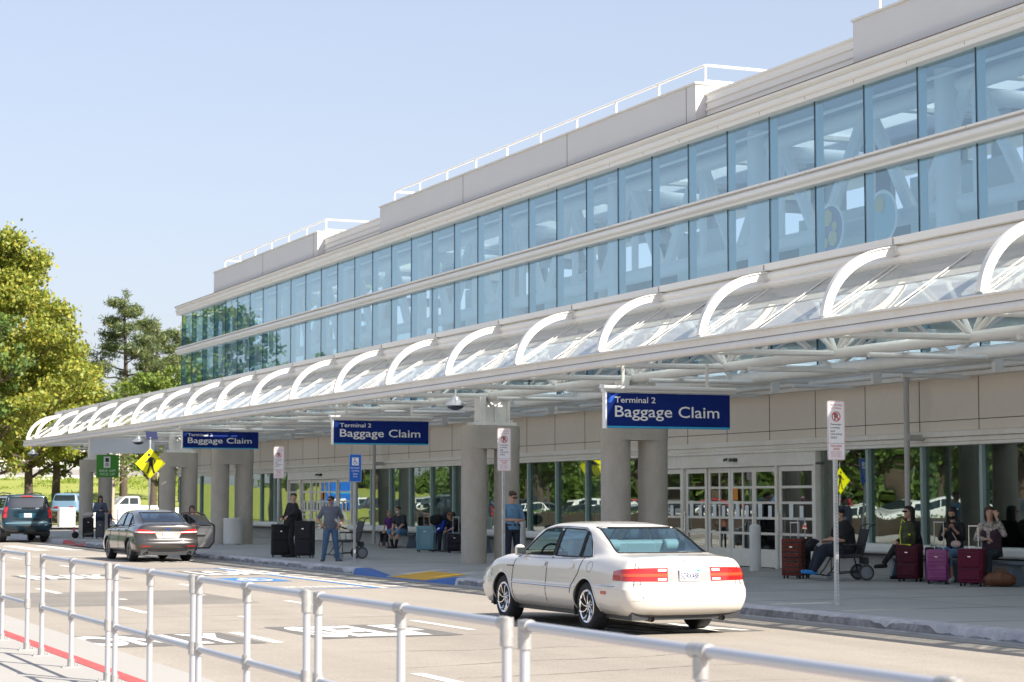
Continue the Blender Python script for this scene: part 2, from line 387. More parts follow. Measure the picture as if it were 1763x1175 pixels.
# ---- door bays ----
post = mat('notice_paper', (.75, .78, .8), .7); orange = mat('orange_poster', (.7, .25, .03), .6)
def door_bay(a, b):
    D = b-a
    fr = MB(); y0 = a-60; y1 = b-60
    fr.box(-.02, .2, y0, y1, 2.59, 2.86)
    for y in (y0, y0+1.72, y1-1.72-.1, y1-.1): fr.box(-.03, .2, y, y+.1, .15, 2.59)
    fr.box(-.025, .2, y0, y1, 2.55, 2.62); fr.build('door_frame', white, T, bevel=.006)
    cols = [(y0+.12, y0+1.70, 1, .02), (y0+1.84, y0+2.95, 1, .05), (y0+2.97, y0+4.12, 2, .08), (y0+4.14, y0+5.28, 2, .08), (y0+5.30, y1-1.84, 1, .05), (y1-1.70, y1-.12, 1, .02)]
    for (p, q, nc, dx) in cols:
        d = MB(); st = .11
        d.box(dx, dx+.05, p, p+st, .17, 2.54); d.box(dx, dx+.05, q-st, q, .17, 2.54)
        z0 = .17+.42; H_ = 2.54-.12-z0
        d.box(dx, dx+.05, p+st, q-st, .17, z0); d.box(dx, dx+.05, p+st, q-st, 2.42, 2.54)
        for i in range(1, 5): d.box(dx+.004, dx+.046, p+st, q-st, z0+H_*i/5-.03, z0+H_*i/5+.03)
        if nc == 2: d.box(dx+.002, dx+.048, (p+q)/2-.03, (p+q)/2+.03, z0, 2.42)
        o = d.build('door', white, T, bevel=.004)
        g = MB(); g.box(dx+.02, dx+.028, p+st, q-st, z0, 2.42); g.build('door_pane', gdr, o, smooth=False)
        n = MB(); n.box(dx-.004, dx+.004, (p+q)/2-.3, (p+q)/2-.14, 1.35, 1.62); n.box(dx-.004, dx+.004, (p+q)/2+.15, (p+q)/2+.33, 1.3, 1.66)
        n.v, n2 = n.v[:8], n.v[8:]; n.f = n.f[:6]; n.m = n.m[:6]; n.build('door_notice', post, o, smooth=False); q_ = MB(); q_.v = n2; q_.f = list(n.f); q_.m = list(n.m); q_.build('door_notice', post, o, smooth=False)
        if nc == 1:
            h = MB(); h.tube([(dx-.07, q-.06, .95), (dx-.07, q-.06, 1.45)], .014); h.tube([(dx, q-.06, 1), (dx-.07, q-.06, 1)], .01); h.tube([(dx, q-.06, 1.4), (dx-.07, q-.06, 1.4)], .01)
            h.build('door_handle', CHR, o)
    n = MB(); n.box(.066, .074, y0+3.75, y0+4.0, 1.75, 2.03); n.build('door_poster', orange, T, smooth=False)
    n = MB(); n.box(-.12, -.02, y0+3.6, y0+3.85, 2.68, 2.76); n.tube([(-.05, y0+4.1, 2.74), (-.14, y0+4.05, 2.72)], .035, 8); n.build('door_sensor', DRK, T)
for a, b in doors: door_bay(a, b)
# ---- upper glazed storeys ----
UX0 = 24.5
for zz0, zz1 in ((4.56, 8.90), (9.25, 10.86)):
    for y in yk:
        if y > Y1-.5: continue
        p = MB(); p.box(.06, .075, y-60+.01, min(y+GS, Y1)-60-.01, zz0, zz1); p.build('upper_window_pane', gup, T, smooth=False)
ptm = mat('pale_teal_mullion', (.36, .58, .66), .4)
for y in yk:
    if y > Y1: continue
    for a, b in ((4.56, 8.90), (9.25, 10.86)): mb = MB(); mb.box(.085, .27, y-60-.045, y-60+.045, a, b); mb.build('upper_mullion', ptm, T)
mb = MB()
for y in yk:
    if y > Y1: continue
    mb.box(.05, .084, y-60-.009, y-60+.009, 4.56, 8.90); mb.box(.05, .084, y-60-.009, y-60+.009, 9.25, 10.86)
mb.build('mullion_gasket', dmull, T)
# mid band and cornice: lofted fluted profiles along Y
def profile(name, prof, y0, y1, m, parent=T, ox=WX, oy=60, cuts=None):
    mb = MB(); ys = [y0]+list(cuts or [])+[y1]
    rows = [[(x-ox, y-oy, z) for x, z in prof] for y in ys]
    mb.grid(rows); mb.add([rows[0][i] for i in range(len(prof))], [tuple(range(len(prof)))]); mb.add([rows[-1][i] for i in range(len(prof))], [tuple(range(len(prof)))])
    return mb.build(name, m, parent, ang=50)
def arc(cx, cz, r, a0, a1, n=5): return [(cx+r*cos(R(a0+(a1-a0)*i/n)), cz+r*sin(R(a0+(a1-a0)*i/n))) for i in range(n+1)]
stain = mat('stained_white_trim', (.88, .86, .82), .5, n=((1.2, .28), (14, .12)), dark=(.82, .75, .62), stretch=(1, .25, 3))
profile('mid_band', [(24.62, 8.90), (24.36, 8.90), (24.36, 8.95)]+arc(24.34, 9.06, .09, 270, 90)[::1]+[(24.42, 9.16), (24.42, 9.20), (24.30, 9.20), (24.30, 9.25), (24.62, 9.25)], Y0, Y1, stain)
profile('cornice', [(24.62, 10.86), (24.32, 10.86), (24.30, 10.95), (24.33, 10.97)]+arc(24.36, 11.07, .10, 265, 100)+[(24.30, 11.19), (24.22, 11.21), (24.22, 11.27), (24.62, 11.27)], Y0, Y1, stain)
mb = MB()
for y in yk:
    if y < Y1: mb.box(-.203, -.17, y-60-.005, y-60+.005, 9.20, 9.25); mb.box(-.20, -.18, y-60-.005, y-60+.005, 10.9, 10.96)
mb.build('trim_joint', mat('trim_joint_seal', (.25, .2, .15), .8), T)
tb('roof', mat('roof_membrane', (.5, .49, .46), .8), [(24.62, 27.5, Y0, Y1, 11.215, 11.268), (30.2, 40.2, Y0, Y1, 13.0, 13.2), (30.1, 30.2, Y0, Y1, 11.2, 13.2)])
skg = glass('added_skylight_glass', (.35, .40, .42), refl=.02, haze=.7, frost=True, hazecol=(.85, .88, .9))  # unseen skylight, added to brighten the trusses in the upper hall
for k in range(0, 21):
    y = Y0+k*4.21; tb('roof_beam', white, [(27.5, 30.1, y, y+.3, 11.1, 11.25)])
    if k < 21: tb('added_skylight_pane', skg, [(27.5, 30.1, y+.3, y+4.21, 11.2, 11.21)])
tb('roof_edge_flashing', mat('rusty_flashing', (.20, .14, .10), .7), [(24.2, 24.7, Y0, Y1, 11.272, 11.286)])
# parapet blocks and ribbed screens
blocks = [(77.7, 93.7), (45.9, 70.2), (Y0, 38.5)]
tb('parapet', greyp, [(24.45, 27.4, a, b, 11.29, 12.30) for a, b in blocks])
tb('parapet_cap', white, [(24.41, 27.44, a-.04, b+.04, 12.302, 12.36) for a, b in blocks], bevel=.01)
mb = MB()
for a, b in blocks:
    y = b-8.2
    while y > a+1: mb.box(-.056, -.045, y-60-.012, y-60+.012, 11.3, 12.3); y -= 8.2
    mb.box(-.056, -.045, a-60+.5, a-60+.52, 11.3, 12.3)
mb.build('parapet_joint', mat('rust_joint', (.22, .14, .09), .8), T)
ribs = []
z = 11.29
for i in range(4):
    ribs += [(24.76, z), (24.76, z+.11), (24.72, z+.14), (24.72, z+.19)]; z += .20
ribs += [(24.78, 12.10), (24.9, 12.12), (25.3, 12.12), (25.3, 11.29)]
for a, b in ((70.2, 77.7), (38.5, 45.9)): profile('ribbed_screen', ribs, a+.02, b-.02, stain)
# rooftop handrails (things of their own)
def handrail(y0, y1, label):
    r = empty('rooftop_handrail', (24.9, y0, 12.36), 0, label, 'railing', 'white handrails on the roof parapets')
    L = y1-y0; mb = MB()
    mb.tube([(2.4, 0, .52), (.05, 0, .52), (0, .05, .52), (0, L, .52), (3, L, .52)], .035, 8)
    mb.tube([(2.4, 0, .12), (0, 0, .12), (0, L, .12)], .025, 8)
    mb.build('top_rail', WHT, r)
    n = int(L/2.4)
    for i in range(n+1):
        p = MB(); y = L*i/n; p.tube([(0, y, 0), (0, y, .5)], .03, 8); p.build('post', WHT, r)
    return r
handrail(78, 93.4, 'white handrail on the farthest grey roof parapet, nearest the trees')
handrail(46.2, 69.9, 'white handrail along the middle grey roof parapet')
handrail(14, 38.1, 'white handrail on the nearest roof parapet at the upper right corner')
# upper interior: floor, back wall, steel trusswork
tb('upper_floor', inp, [(25.0, 40.2, Y0, Y1, 7.0, 7.1)])
tb('upper_back_wall', mat('far_interior_wall', (.20, .27, .33), .7), [(38.5, 38.7, Y0, Y1, 7.1, 11.2)]+[(38.5, 38.7, G0+GS*k-.5, G0+GS*k+.5, 11.2, 12.9) for k in range(-10, 33, 2)])
tb('upper_end_wall', inp, [(25, 38.6, Y0, Y0+.2, 7.1, 10.9)])
gend = MB(); gend.box(.2, 14, Y1-60-.1, Y1-60-.08, 4.56, 10.86); gend.build('end_window_pane', gup, T, smooth=False)
tb('ceiling', mat('upper_ceiling', (.38, .45, .50), .7), [(24.7, 27.5, Y0, Y1, 11.13, 11.2), (30.25, 40, Y0, Y1, 12.9, 12.97)])
mb = MB()
cx = 26.2-WX
mb.tube([(cx, Y0-60, 10.75), (cx, Y1-60, 10.75)], .20, 12); mb.tube([(cx, Y0-60, 8.15), (cx, Y1-60, 8.15)], .2, 12); mb.tube([(.7, Y0-60, 10.75), (.7, Y1-60, 10.75)], .04, 8)
y = 16.0; i = 0
while y < Y1-2:
    mb.tube([(cx, y-60, 10.75), (cx, y+1.9-60, 8.15)], .16, 8); mb.tube([(cx, y+3.9-60, 10.75), (cx, y+2.2-60, 8.15)], .16, 8)
    mb.tube([(cx, y+3.9-60, 8.15), (cx, y+3.9-60, 10.75)], .10, 8)
    y += 4.13; i += 1
mb.build('roof_truss', inw, T)
mb = MB()
for k in range(0, 11):
    y = G0+GS*(-7+4*k)+1.0
    if y > Y1-2: break
    mb = MB(); mb.tube([(1.5, y-60, 7.1), (1.5, y-60, 11.12)], .27, 16); mb.tube([(1.5, y-60, 10.6), (9, y-60, 10.6)], .2, 10)
    mb.tube([(9, y-60, 7.1), (9, y-60, 12.9)], .27, 16); mb.build('interior_column', inw, T)
mb = MB()
ppm = mat('pale_partition', (.66, .76, .76), .6)
for k, (y, l) in enumerate(((31, 2.8), (37.2, 4), (42, 3), (50, 3.2), (58, 3), (66, 4), (76, 4), (86, 4))):
    mb = MB(); mb.box(2.4+(k % 2)*.8, 2.5+(k % 2)*.8, y-60, y-60+l, 7.1, 9.4 if k % 2 else 8.8); mb.build('interior_partition', ppm, T)
# round hanging signs behind the glass
for y, colr in ((41.1, 1), (38.9, 0)):
    mb = MB(); a, f = disc((.9, y-60, 8.05), .62, UY, UZ, 32, r0=.54); mb.add([(p[0]+dx, p[1], p[2]) for dx in (0,) for p in a], f, 0)
    a, f = disc((.92, y-60, 8.05), .54, UY, UZ, 32); mb.add(a, f, 1)
    for (dy, dz, s_) in (((.1, .28, .22), (-.12, -.22, .2), (.2, -.3, .12), (-.2, .05, .12)) if colr else ((.1, .3, .2),)):
        a, f = disc((.9, y-60+dy, 8.05+dz), s_, UY, UZ, 7); mb.add(a, f, 2)
    mb.build('round_sign', [inw, M((.20, .20, .32), .6) if colr else M((.35, .55, .62), .6), M((.62, .52, .22), .6)], T, smooth=False)
# ---------------- canopy ----------------
CP = empty('entrance_canopy', (17, 60, 4.2), 0, 'long glazed canopy with white arched ribs over the pavement', 'canopy')
CX_, CY_, CZ_ = 17, 60, 4.2
def cb(mb, name, m, ang=40, bevel=0):
    mb.v = [(x-CX_, y-CY_, z-CZ_) for x, y, z in mb.v]; return mb.build(name, m, CP, ang=ang, bevel=bevel)
CY0, CY1 = 8.0, 100.6
fr_m = mat('canopy_white_paint', (.80, .78, .74), .45, n=((.9, .3), (8, .2)), dark=(.60, .55, .47))
mb = MB(); mb.tube([(17.02, CY0, 4.36), (17.02, CY1, 4.36)], .075, 16); cb(mb, 'front_tube', fr_m)
mb = MB(); mb.box(16.98, 17.10, CY0, CY1, 4.44, 4.56); mb.box(16.93, 17.12, CY0, CY1, 4.555, 4.585); cb(mb, 'fascia', fr_m)
ribY = [27.87+4.13*k for k in range(-4, 18) if 27.87+4.13*k < CY1+.1]+[100.35]
ribm = mat('bright_white_rib', (.76, .74, .70), .4, n=(4, .12))
for y in ribY:
    mb = MB(); n = 18
    def ring(k, th, y_):
        a = R(180-4-86*k/n); cx, cz = 18.52, 4.56
        return (cx+(1.46-th)*cos(a), y_, cz+(1.24-th)*sin(a))
    for th0, th1, yw in ((.0, .13, .03), (-.010, .010, .055), (.122, .138, .045)):
        rows = []
        for k in range(n+1):
            rows.append([ring(k, th0, y-yw), ring(k, th0, y+yw), ring(k, th1, y+yw), ring(k, th1, y-yw), ring(k, th0, y-yw)])
        mb.grid(rows); mb.add(rows[0][:4], [(0, 1, 2, 3)]); mb.add(rows[-1][:4], [(0, 1, 2, 3)])
    mb.box(18.40, 18.62, y-.07, y+.07, 5.66, 5.82)
    cb(mb, 'arched_rib', ribm, ang=50)
gcan = glass('canopy_glass', (.80, .85, .84), refl=.0, ior=1.25, haze=.42, rough=.02, hazecol=(.72, .73, .68))
slope0, slope1 = V((17.06, 0, 4.60)), V((18.48, 0, 5.52))
yb = np.arange(27.87-4.13*4-2.065, CY1, 2.065)
for y in yb:
    a, b = max(y, CY0)+.04, min(y+2.065, CY1)-.04
    mb = MB(); mb.add([(slope0.x, a, slope0.z), (slope0.x, b, slope0.z), (slope1.x, b, slope1.z), (slope1.x, a, slope1.z)], [(0, 1, 2, 3)])
    cb(mb, 'roof_pane', gcan)
mb = MB()
for i, y in enumerate(yb):
    for dy in ((-.11, .11) if i % 2 else (0,)):
        d = (slope1-slope0)
        mb.tube([(slope0.x-.01, y+dy, slope0.z+.02), (slope1.x, y+dy, slope1.z+.02)], .014, 4)
mid = slope0.lerp(slope1, .5); mb.tube([(mid.x, CY0, mid.z+.008), (mid.x, CY1, mid.z+.008)], .010, 4)
cb(mb, 'glazing_bar', fr_m)
# gutter / fluted cornice at the top of the slope
prof = [(18.50, 5.50), (18.44, 5.55)]+arc(18.47, 5.605, .05, 250, 110, 4)+arc(18.50, 5.74, .075, 250, 110, 5)+[(18.52, 5.83), (18.40, 5.84), (18.40, 5.96), (18.9, 5.97), (18.9, 5.5)]
profile('gutter_cornice', prof, CY0, 100.4, stain, CP, CX_, CY_)
bpy.context.view_layer.update()
for o in children(CP):
    if o.name.startswith('gutter_cornice'): o.location.z = -CZ_
mb = MB()
for y in ribY: mb.box(18.385, 18.402, y-.012, y+.012, 5.85, 5.96)
cb(mb, 'flashing_joint', M((.4, .35, .3), .8))
# flat roof behind, with light slots
bluep = glass('blue_rooflight', (.20, .28, .34), refl=.0, haze=.82, frost=True, hazecol=(.90, .95, .96))
rw = mat('canopy_soffit', (.78, .77, .72), .6)
def slotted(x0, x1): 
    mb = MB()
    y = CY0
    while y < CY1:
        mb.box(x0, x1, y, y+4.13, 5.46, 5.50); y += 4.13
    return mb
mb = MB(); mb.box(18.9, 19.13, CY0, CY1, 5.44, 5.52)
for x0, x1 in ((19.11, 21.4), (21.46, 22.9), (22.96, 24.5)):
    for i, y in enumerate(np.arange(CY0, CY1, 2.065)):
        if i % 4: continue
        mb.box(x0, x1, y, min(y+2.065, CY1), 5.46, 5.50)
cb(mb, 'roof_deck', rw)
for x0, x1 in ((19.11, 21.4), (21.46, 22.9), (22.96, 24.5)):
    mb = MB()
    for i, y in enumerate(np.arange(CY0, CY1, 2.065)):
        if i % 4: mb.box(x0, x1, y+.03, min(y+2.065, CY1)-.03, 5.47, 5.48)
    cb(mb, 'rooflight_pane', bluep)
# steelwork
mb = MB()
mb.tube([(19.9, CY0, 4.40), (19.9, CY1, 4.40)], .10, 12); mb.tube([(22.4, CY0, 4.42), (22.4, CY1, 4.42)], .13, 12)
mb.tube([(18.7, CY0, 5.3), (18.7, CY1, 5.3)], .06, 8); mb.tube([(24.3, CY0, 4.38), (24.3, CY1, 4.38)], .06, 8)
cb(mb, 'long_pipe', steel)
for y in ribY:
    mb = MB()
    mb.tube([(17.1, y, 4.36), (19.9, y, 4.40), (22.4, y, 4.42), (24.5, y, 4.42)], .06, 8)
    mb.tube([(17.15, y, 4.5), (18.6, y, 5.36), (24.45, y, 5.36)], .045, 8)
    for a, b in (((18.4, 4.38), (18.6, 5.36)), ((19.9, 4.4), (18.75, 5.36)), ((19.9, 4.4), (21.1, 5.36)), ((22.4, 4.42), (21.1, 5.36)), ((22.4, 4.42), (23.8, 5.36)), ((18.2, 4.38), (17.7, 4.85))):
        mb.tube([(a[0], y, a[1]), (b[0], y, b[1])], .04, 8)
    mb.box(23.3, 23.5, y-.05, y+.05, 4.15, 4.4)
    cb(mb, 'cross_truss', steel)
for i, y in enumerate(ribY[:-1]):
    mb = MB(); y2 = ribY[i+1]; m_ = (y+y2)/2
    mb.tube([(19.9, y, 4.4), (19.9, m_-.5, 5.4)], .05, 8); mb.tube([(19.9, m_+.5, 5.4), (19.9, y2, 4.4)], .05, 8)
    mb.tube([(19.9, y, 4.4), (19.9, y+.7, 5.4)], .045, 8); mb.tube([(19.9, y, 4.4), (19.9, y-.7, 5.4)], .045, 8)
    cb(mb, 'bracing', steel); mb = MB()
    mb.tube([(22.4, y, 4.42), (22.4, m_, 5.4)], .05, 8); mb.tube([(22.4, m_, 5.4), (22.4, y2, 4.42)], .05, 8)
    cb(mb, 'bracing', steel)
for i, y in enumerate(ribY[:-1]):
    mb = MB(); mb.tube([(19.2, y+2.0, 4.22), (21.6, y+2.0, 4.24)], .045, 10); mb.tube([(20, y+2, 4.22), (20, y+2, 4.4)], .012, 6); mb.tube([(21, y+2, 4.22), (21, y+2, 4.4)], .012, 6); mb.tube([(19.9, y+2, 4.24), (19.9, y+2, 4.35)], .01, 6); cb(mb, 'tube_light', WHT); mb = MB(); mb.tube([(22.8, y+2.3, 4.2), (24.4, y+2.3, 4.2)], .045, 10); cb(mb, 'tube_light', WHT)
mb = MB(); mb.box(24.2, 24.49, CY0, 100, 4.22, 4.3)
cb(mb, 'wall_trim', white)
# downpipes on the wall
for y, l in ((36.1, 'slim grey downpipe on the wall to the right of the no-parking sign nearest the camera'), (69.7, 'slim grey downpipe on the wall behind the two seated people')):
    mb = MB(); mb.tube([(0, 0, .02), (0, 0, 4.2)], .06, 12); mb.box(.0, .35, -.09, .0, 2.82, 2.95); o = mb.build('downpipe', mat('grey_pipe_paint', (.45, .44, .42), .5)); o.location = (24.1, y, .15)
    tag(o, l, 'pipe', 'downpipes on the terminal wall')

# ---------------- concrete column pairs ----------------
ccon = mat('cast_concrete', (.54, .49, .42), .85, n=((1.1, .4), (4.5, .45), (30, .4)), bump=(40, .5), dark=(.38, .35, .30), stretch=(1, 1, .5))
colrows = [(40.4, 'concrete twin column right behind the roof of the white sedan'), (48.66, 'concrete twin column beside the officer, with a no-parking sign in front'),
           (73.5, 'concrete twin column with the white bin standing against it'), (81.7, 'concrete twin column directly behind the dark grey sedan'), (98.0, 'farthest concrete twin column, behind the woman in the hoodie')]
protoC = None
for y, l in colrows:
    if protoC is None:
        r = empty('concrete_column', (19.95, y, .15), 0, l, 'column', 'twin concrete columns under the canopy')
        for dx in (-.45, .45):
            mb = MB(); prof_ = [(.325, 0), (.325, 2.93)]; mb.lathe(prof_, (dx, 0, 0), seg=32); mb.build('shaft', ccon, r)
        poly = [(.45+.335*cos(R(a)), .335*sin(R(a))) for a in range(-90, 91, 12)]+[(-.45+.335*cos(R(a)), .335*sin(R(a))) for a in range(90, 271, 12)]
        mb = MB(); mb.prism(poly, (0, 0, 2.9), UX, UY, UZ*.58); mb.build('cap_beam', ccon, r, ang=30)
        mb = MB(); mb.box(-.55, .62, -.26, .26, 3.485, 3.57); 
        for x in (-.5, .2, .5): mb.tube([(x, -.22, 3.57), (x, -.22, 3.63)], .025, 6)
        mb.build('base_plate', steel, r, bevel=.006)
        mb = MB(); mb.box(-.36, -.2, -.2, .2, 3.572, 4.26); mb.box(.42, .46, -.2, .2, 3.572, 4.26); mb.box(-.2, .42, -.02, .02, 3.572, 4.26)
        mb.tube([(.11, -.06, 3.57), (.11, -.06, 3.95)], .03, 4); mb.tube([(.11, -.06, 3.95), (-.18, -.06, 4.24)], .025, 4); mb.tube([(.11, -.06, 3.95), (.4, -.06, 4.24)], .025, 4)
        mb.build('steel_bracket', steel, r); protoC = r
    else: dup(protoC, (19.95, y, .15), 0, l)

# ---------------- hanging signs ----------------
navy = mat('navy_sign_face', (.002, .020, .17), .6, spec=.2); cyan = mat('cyan_stripe', (.03, .40, .68), .4); swt = mat('sign_white', (.85, .85, .83), .5); bstr = mat('sunlit_blue_patch', (.02, .12, .6), .4)
def hang_sign(x0, x1, y, z0, z1, label, blank=False):
    r = empty('hanging_sign', (x0, y, z0), 0, label, 'sign', 'blue hanging baggage signs' if not blank else None)
    W = x1-x0; H_ = z1-z0
    B('sign_panel', M((.70, .74, .82), .5) if blank else navy, (0, W, 0, .12, .0, H_), r, bevel=.004)
    if not blank:
        mb = MB(); mb.box(0.002, W-.002, -.004, -.001, .0, H_*.055); mb.build('stripe', cyan, r, smooth=False)
        mb = MB(); text_mb('Terminal 2', W*.325, H_*.17, (W*.065, -.003, H_*.72), UX, UZ, mb, bold=.008); text_mb('Baggage Claim', W*.845, H_*.43, (W*.065, -.003, H_*.21), UX, UZ, mb, bold=.006)
        mb.build('sign_lettering', swt, r, smooth=False)
        mb = MB(); mb.prism([(0, 0), (W*.03, 0), (W*.06, H_*.2), (W*.015, H_*.2)], (.02, -.003, H_*.72), UX, UZ, V((0, -.001, 0))); mb.build('painted_sun_patch', bstr, r, smooth=False)  # patch of sunlight on the sign corner, painted as a brighter blue
    B('sign_edge', swt, [(-.03, -.001, -.01, .13, -.01, H_+.02)], r)
    mb = MB(); mb.box(-.05, W+.12, -.02, .16, H_+.02, H_+.09); mb.tube([(-.12, -.06, H_+.1), (W+.1, -.06, H_+.1)], .04, 10); mb.build('light_bar', WHT, r)
    for x in (.35, W-.5):
        mb = MB(); mb.box(x, x+.05, .03, .08, H_+.09, 4.42-z0); mb.build('hanger', steel, r)
    mb = MB(); mb.tube([(-.02, .0, H_+.1), (-.14, -.03, H_+.12)], .045, 8); mb.build('lamp_head', WHT, r)
hang_sign(16.95, 19.62, 35.5, 3.13, 3.80, 'nearest and largest blue hanging Baggage Claim sign, above the white sedan')
hang_sign(17.17, 19.9, 53, 3.25, 3.89, 'middle blue hanging Baggage Claim sign, above the blue accessible sign')
hang_sign(17.6, 20.35, 71.5, 3.56, 4.16, 'farthest blue hanging Baggage Claim sign, above the dark grey sedan')
hang_sign(17.55, 20.3, 87.5, 3.72, 4.36, 'blank pale grey hanging sign board behind the yellow crossing sign', blank=True)
# green ride sign
r = empty('pickup_sign', (18.75, 92.0, 2.75), 0, 'small green ride pickup sign fixed below the blank sign board', 'sign')
B('sign_panel', mat('green_sign', (.06, .30, .03), .5), (0, 1.0, 0, .04, 0, 1.0), r)
mb = MB(); mb.box(.32, .62, -.004, -.001, .42, .92); mb.build('pictogram_panel', swt, r, smooth=False)
mb = MB(); mb.box(.39, .55, -.008, -.005, .68, .86); a, f = disc((.47, -.006, .56), .07, UX, UZ, 14, r0=.035); mb.add(a, f); mb.build('pictogram', DRK, r, smooth=False)
mb = MB(); text_mb('RIDE APP\nPICK UP', .72, .26, (.14, -.003, .08), UX, UZ, mb); mb.build('sign_lettering', swt, r, smooth=False)
# dome lamps
domeg = mat('lamp_glass_dark', (.05, .06, .09), .15)
protoL = None
for (x, y, l) in ((17.25, 44.2, 'dome lamp hanging from the canopy edge between the two nearest blue signs'), (17.25, 77.0, 'dome lamp hanging above the yellow crossing sign'), (17.25, 99.6, 'dome lamp hanging at the far tip of the canopy, against the tree')):
    if not protoL:
        r = empty('dome_lamp', (x, y, 4.3), 0, l, 'lamp', 'dome lamps under the canopy edge')
        mb = MB(); mb.tube([(0, 0, 0), (0, 0, -.2)], .03, 8); mb.build('stem', ALU, r)
        mb = MB(); mb.lathe([(.0, -.16), (.07, -.17), (.09, -.24), (.2, -.31), (.24, -.34), (.24, -.38), (.2, -.39)], seg=28); mb.build('lamp_shade', mat('lamp_shade_grey', (.62, .65, .7), .3, .5), r)
        mb = MB(); mb.lathe([(.2, -.39), (.17, -.44), (.08, -.48), (0, -.49)], seg=24); mb.build('lens', domeg, r); protoL = r
    else: dup(protoL, (x, y, 4.3), 0, l)

# ---------------- post signs ----------------
redl = mat('sign_red', (.62, .03, .05), .5); blkl = mat('sign_black', (.02, .02, .03), .5)
def post_mb(h, x=0, y=.03):
    mb = MB(); mb.box(-.028, -.02, y-.02, y+.03, 0, h); mb.box(.02, .028, y-.02, y+.03, 0, h); mb.box(-.02, .02, y-.022, y-.014, 0, h)
    k = 0
    zz = .08
    while zz < h:
        a, f = disc((0, y-.0225, zz), .007, UX, UZ, 8); mb.add(a, f, 1); zz += .0508
    mb.box(-.06, .07, -.04, .1, 0, .012)
    return mb
def np_sign(x, y, label, h0=2.22):
    r = empty('no_parking_sign', (x, y, .15), 0, label, 'road sign', 'white no-parking signs along the kerb')
    post_mb(h0+.75).build('post', [ALU, BLK], r)
    p = MB(); p.prism(rrect(.31, .91, .03), (0, -.004, h0+.455), UX, UZ, V((0, .004, 0))); p.build('sign_plate', mat('reflective_white_sheet', (.86, .86, .86), .35), r, smooth=False)
    zc = h0+.455; mb = MB()
    def bar(x0, x1, z0, z1, m): mb.box(x0, x1, -.0065, -.005, zc+z0, zc+z1, m)
    a = rrect(.295, .895, .026); b = rrect(.285, .885, .022)
    mb.add([(p_[0], -.0062, zc+p_[1]) for p_ in a]+[(p_[0], -.0062, zc+p_[1]) for p_ in b], [(i, (i+1) % len(a), len(a)+(i+1) % len(a), len(a)+i) for i in range(len(a))], 0)
    bar(-.14, .14, -.20, -.196, 1)
    def tx(s_, w_, h_, x_, z_, m, **k): text_mb(s_, w_, h_, (x_, -.005, zc+z_), UX, UZ, mb, m=m, **k)
    tx('No Parking', .21, .032, -.105, .375, 0, bold=.01); tx('or Waiting', .19, .030, -.095, .328, 0, bold=.01)
    tx('P', .062, .10, -.03, .165, 1, bold=.03)
    a, f = disc((0, -.0085, zc+.215), .078, UX, UZ, 28, r0=.063); mb.add(a, f, 0)
    d = V((.05, 0, -.05)); e = V((.008, 0, .008)); c_ = V((0, -.009, zc+.215)); mb.add([c_-d-e, c_-d+e, c_+d+e, c_+d-e], [(0, 1, 2, 3)], 0)
    for i, s_ in enumerate(('Passenger', 'Loading', 'and', 'Unloading', 'ONLY')):
        tx(s_, (.2, .16, .07, .2, .12)[i], .034, -.10, .075-i*.05, 1, bold=.01)
    tx('TOW-AWAY', .21, .032, -.105, -.255, 0, bold=.015); tx('ZONE', .11, .032, -.055, -.30, 0, bold=.015)
    for i in range(4): tx('VEHICLES TOWED AT', .2, .014, -.10, -.335-.026*i, 0)
    mb.build('sign_lettering', [redl, blkl], r, smooth=False)
np_sign(16.94, 27.3, 'white no-parking sign on a perforated post, nearest the camera, right of the white sedan')
np_sign(16.92, 40.5, 'white no-parking sign in front of the twin column beside the officer')
np_sign(16.92, 57.3, 'white no-parking sign beside the young man in black')
r = empty('accessible_loading_sign', (16.95, 50.5, .15), 0, 'blue accessible passenger loading sign on a perforated post', 'road sign')
post_mb(2.75).build('post', [ALU, BLK], r)
bls = mat('sign_blue', (.01, .13, .55), .4)
p = MB(); p.prism(rrect(.34, .72, .035), (0, -.004, 2.42), UX, UZ, V((0, .004, 0))); p.build('sign_plate', bls, r, smooth=False)
mb = MB(); a = rrect(.325, .705, .03); b = rrect(.312, .692, .027); zc = 2.42
mb.add([(p_[0], -.006, zc+p_[1]) for p_ in a]+[(p_[0], -.006, zc+p_[1]) for p_ in b], [(i, (i+1) % len(a), len(a)+(i+1) % len(a), len(a)+i) for i in range(len(a))], 0)
mb.box(-.09, .09, -.0065, -.005, zc+.07, zc+.27, 0)
for i, s_ in enumerate(('Passenger', 'Loading', 'Zone', 'Only')): text_mb(s_, (.24, .2, .13, .12)[i], .045, (-(.12, .1, .065, .06)[i], -.005, zc-.02-i*.075), UX, UZ, mb, bold=.01)
a, f = disc((-.01, -.008, zc+.14), .05, UX, UZ, 18, r0=.036); mb.add(a, f, 1)
a, f = disc((-.02, -.008, zc+.245), .016, UX, UZ, 10); mb.add(a, f, 1)
mb.add([(-.028, -.008, zc+.225), (-.012, -.008, zc+.225), (-.005, -.008, zc+.16), (-.021, -.008, zc+.16)], [(0, 1, 2, 3)], 1)
mb.add([(-.01, -.008, zc+.165), (.035, -.008, zc+.165), (.035, -.008, zc+.152), (-.01, -.008, zc+.152)], [(0, 1, 2, 3)], 1)
mb.add([(.025, -.008, zc+.16), (.037, -.008, zc+.16), (.06, -.008, zc+.10), (.047, -.008, zc+.10)], [(0, 1, 2, 3)], 1)
mb.build('sign_lettering', [swt, bls], r, smooth=False)
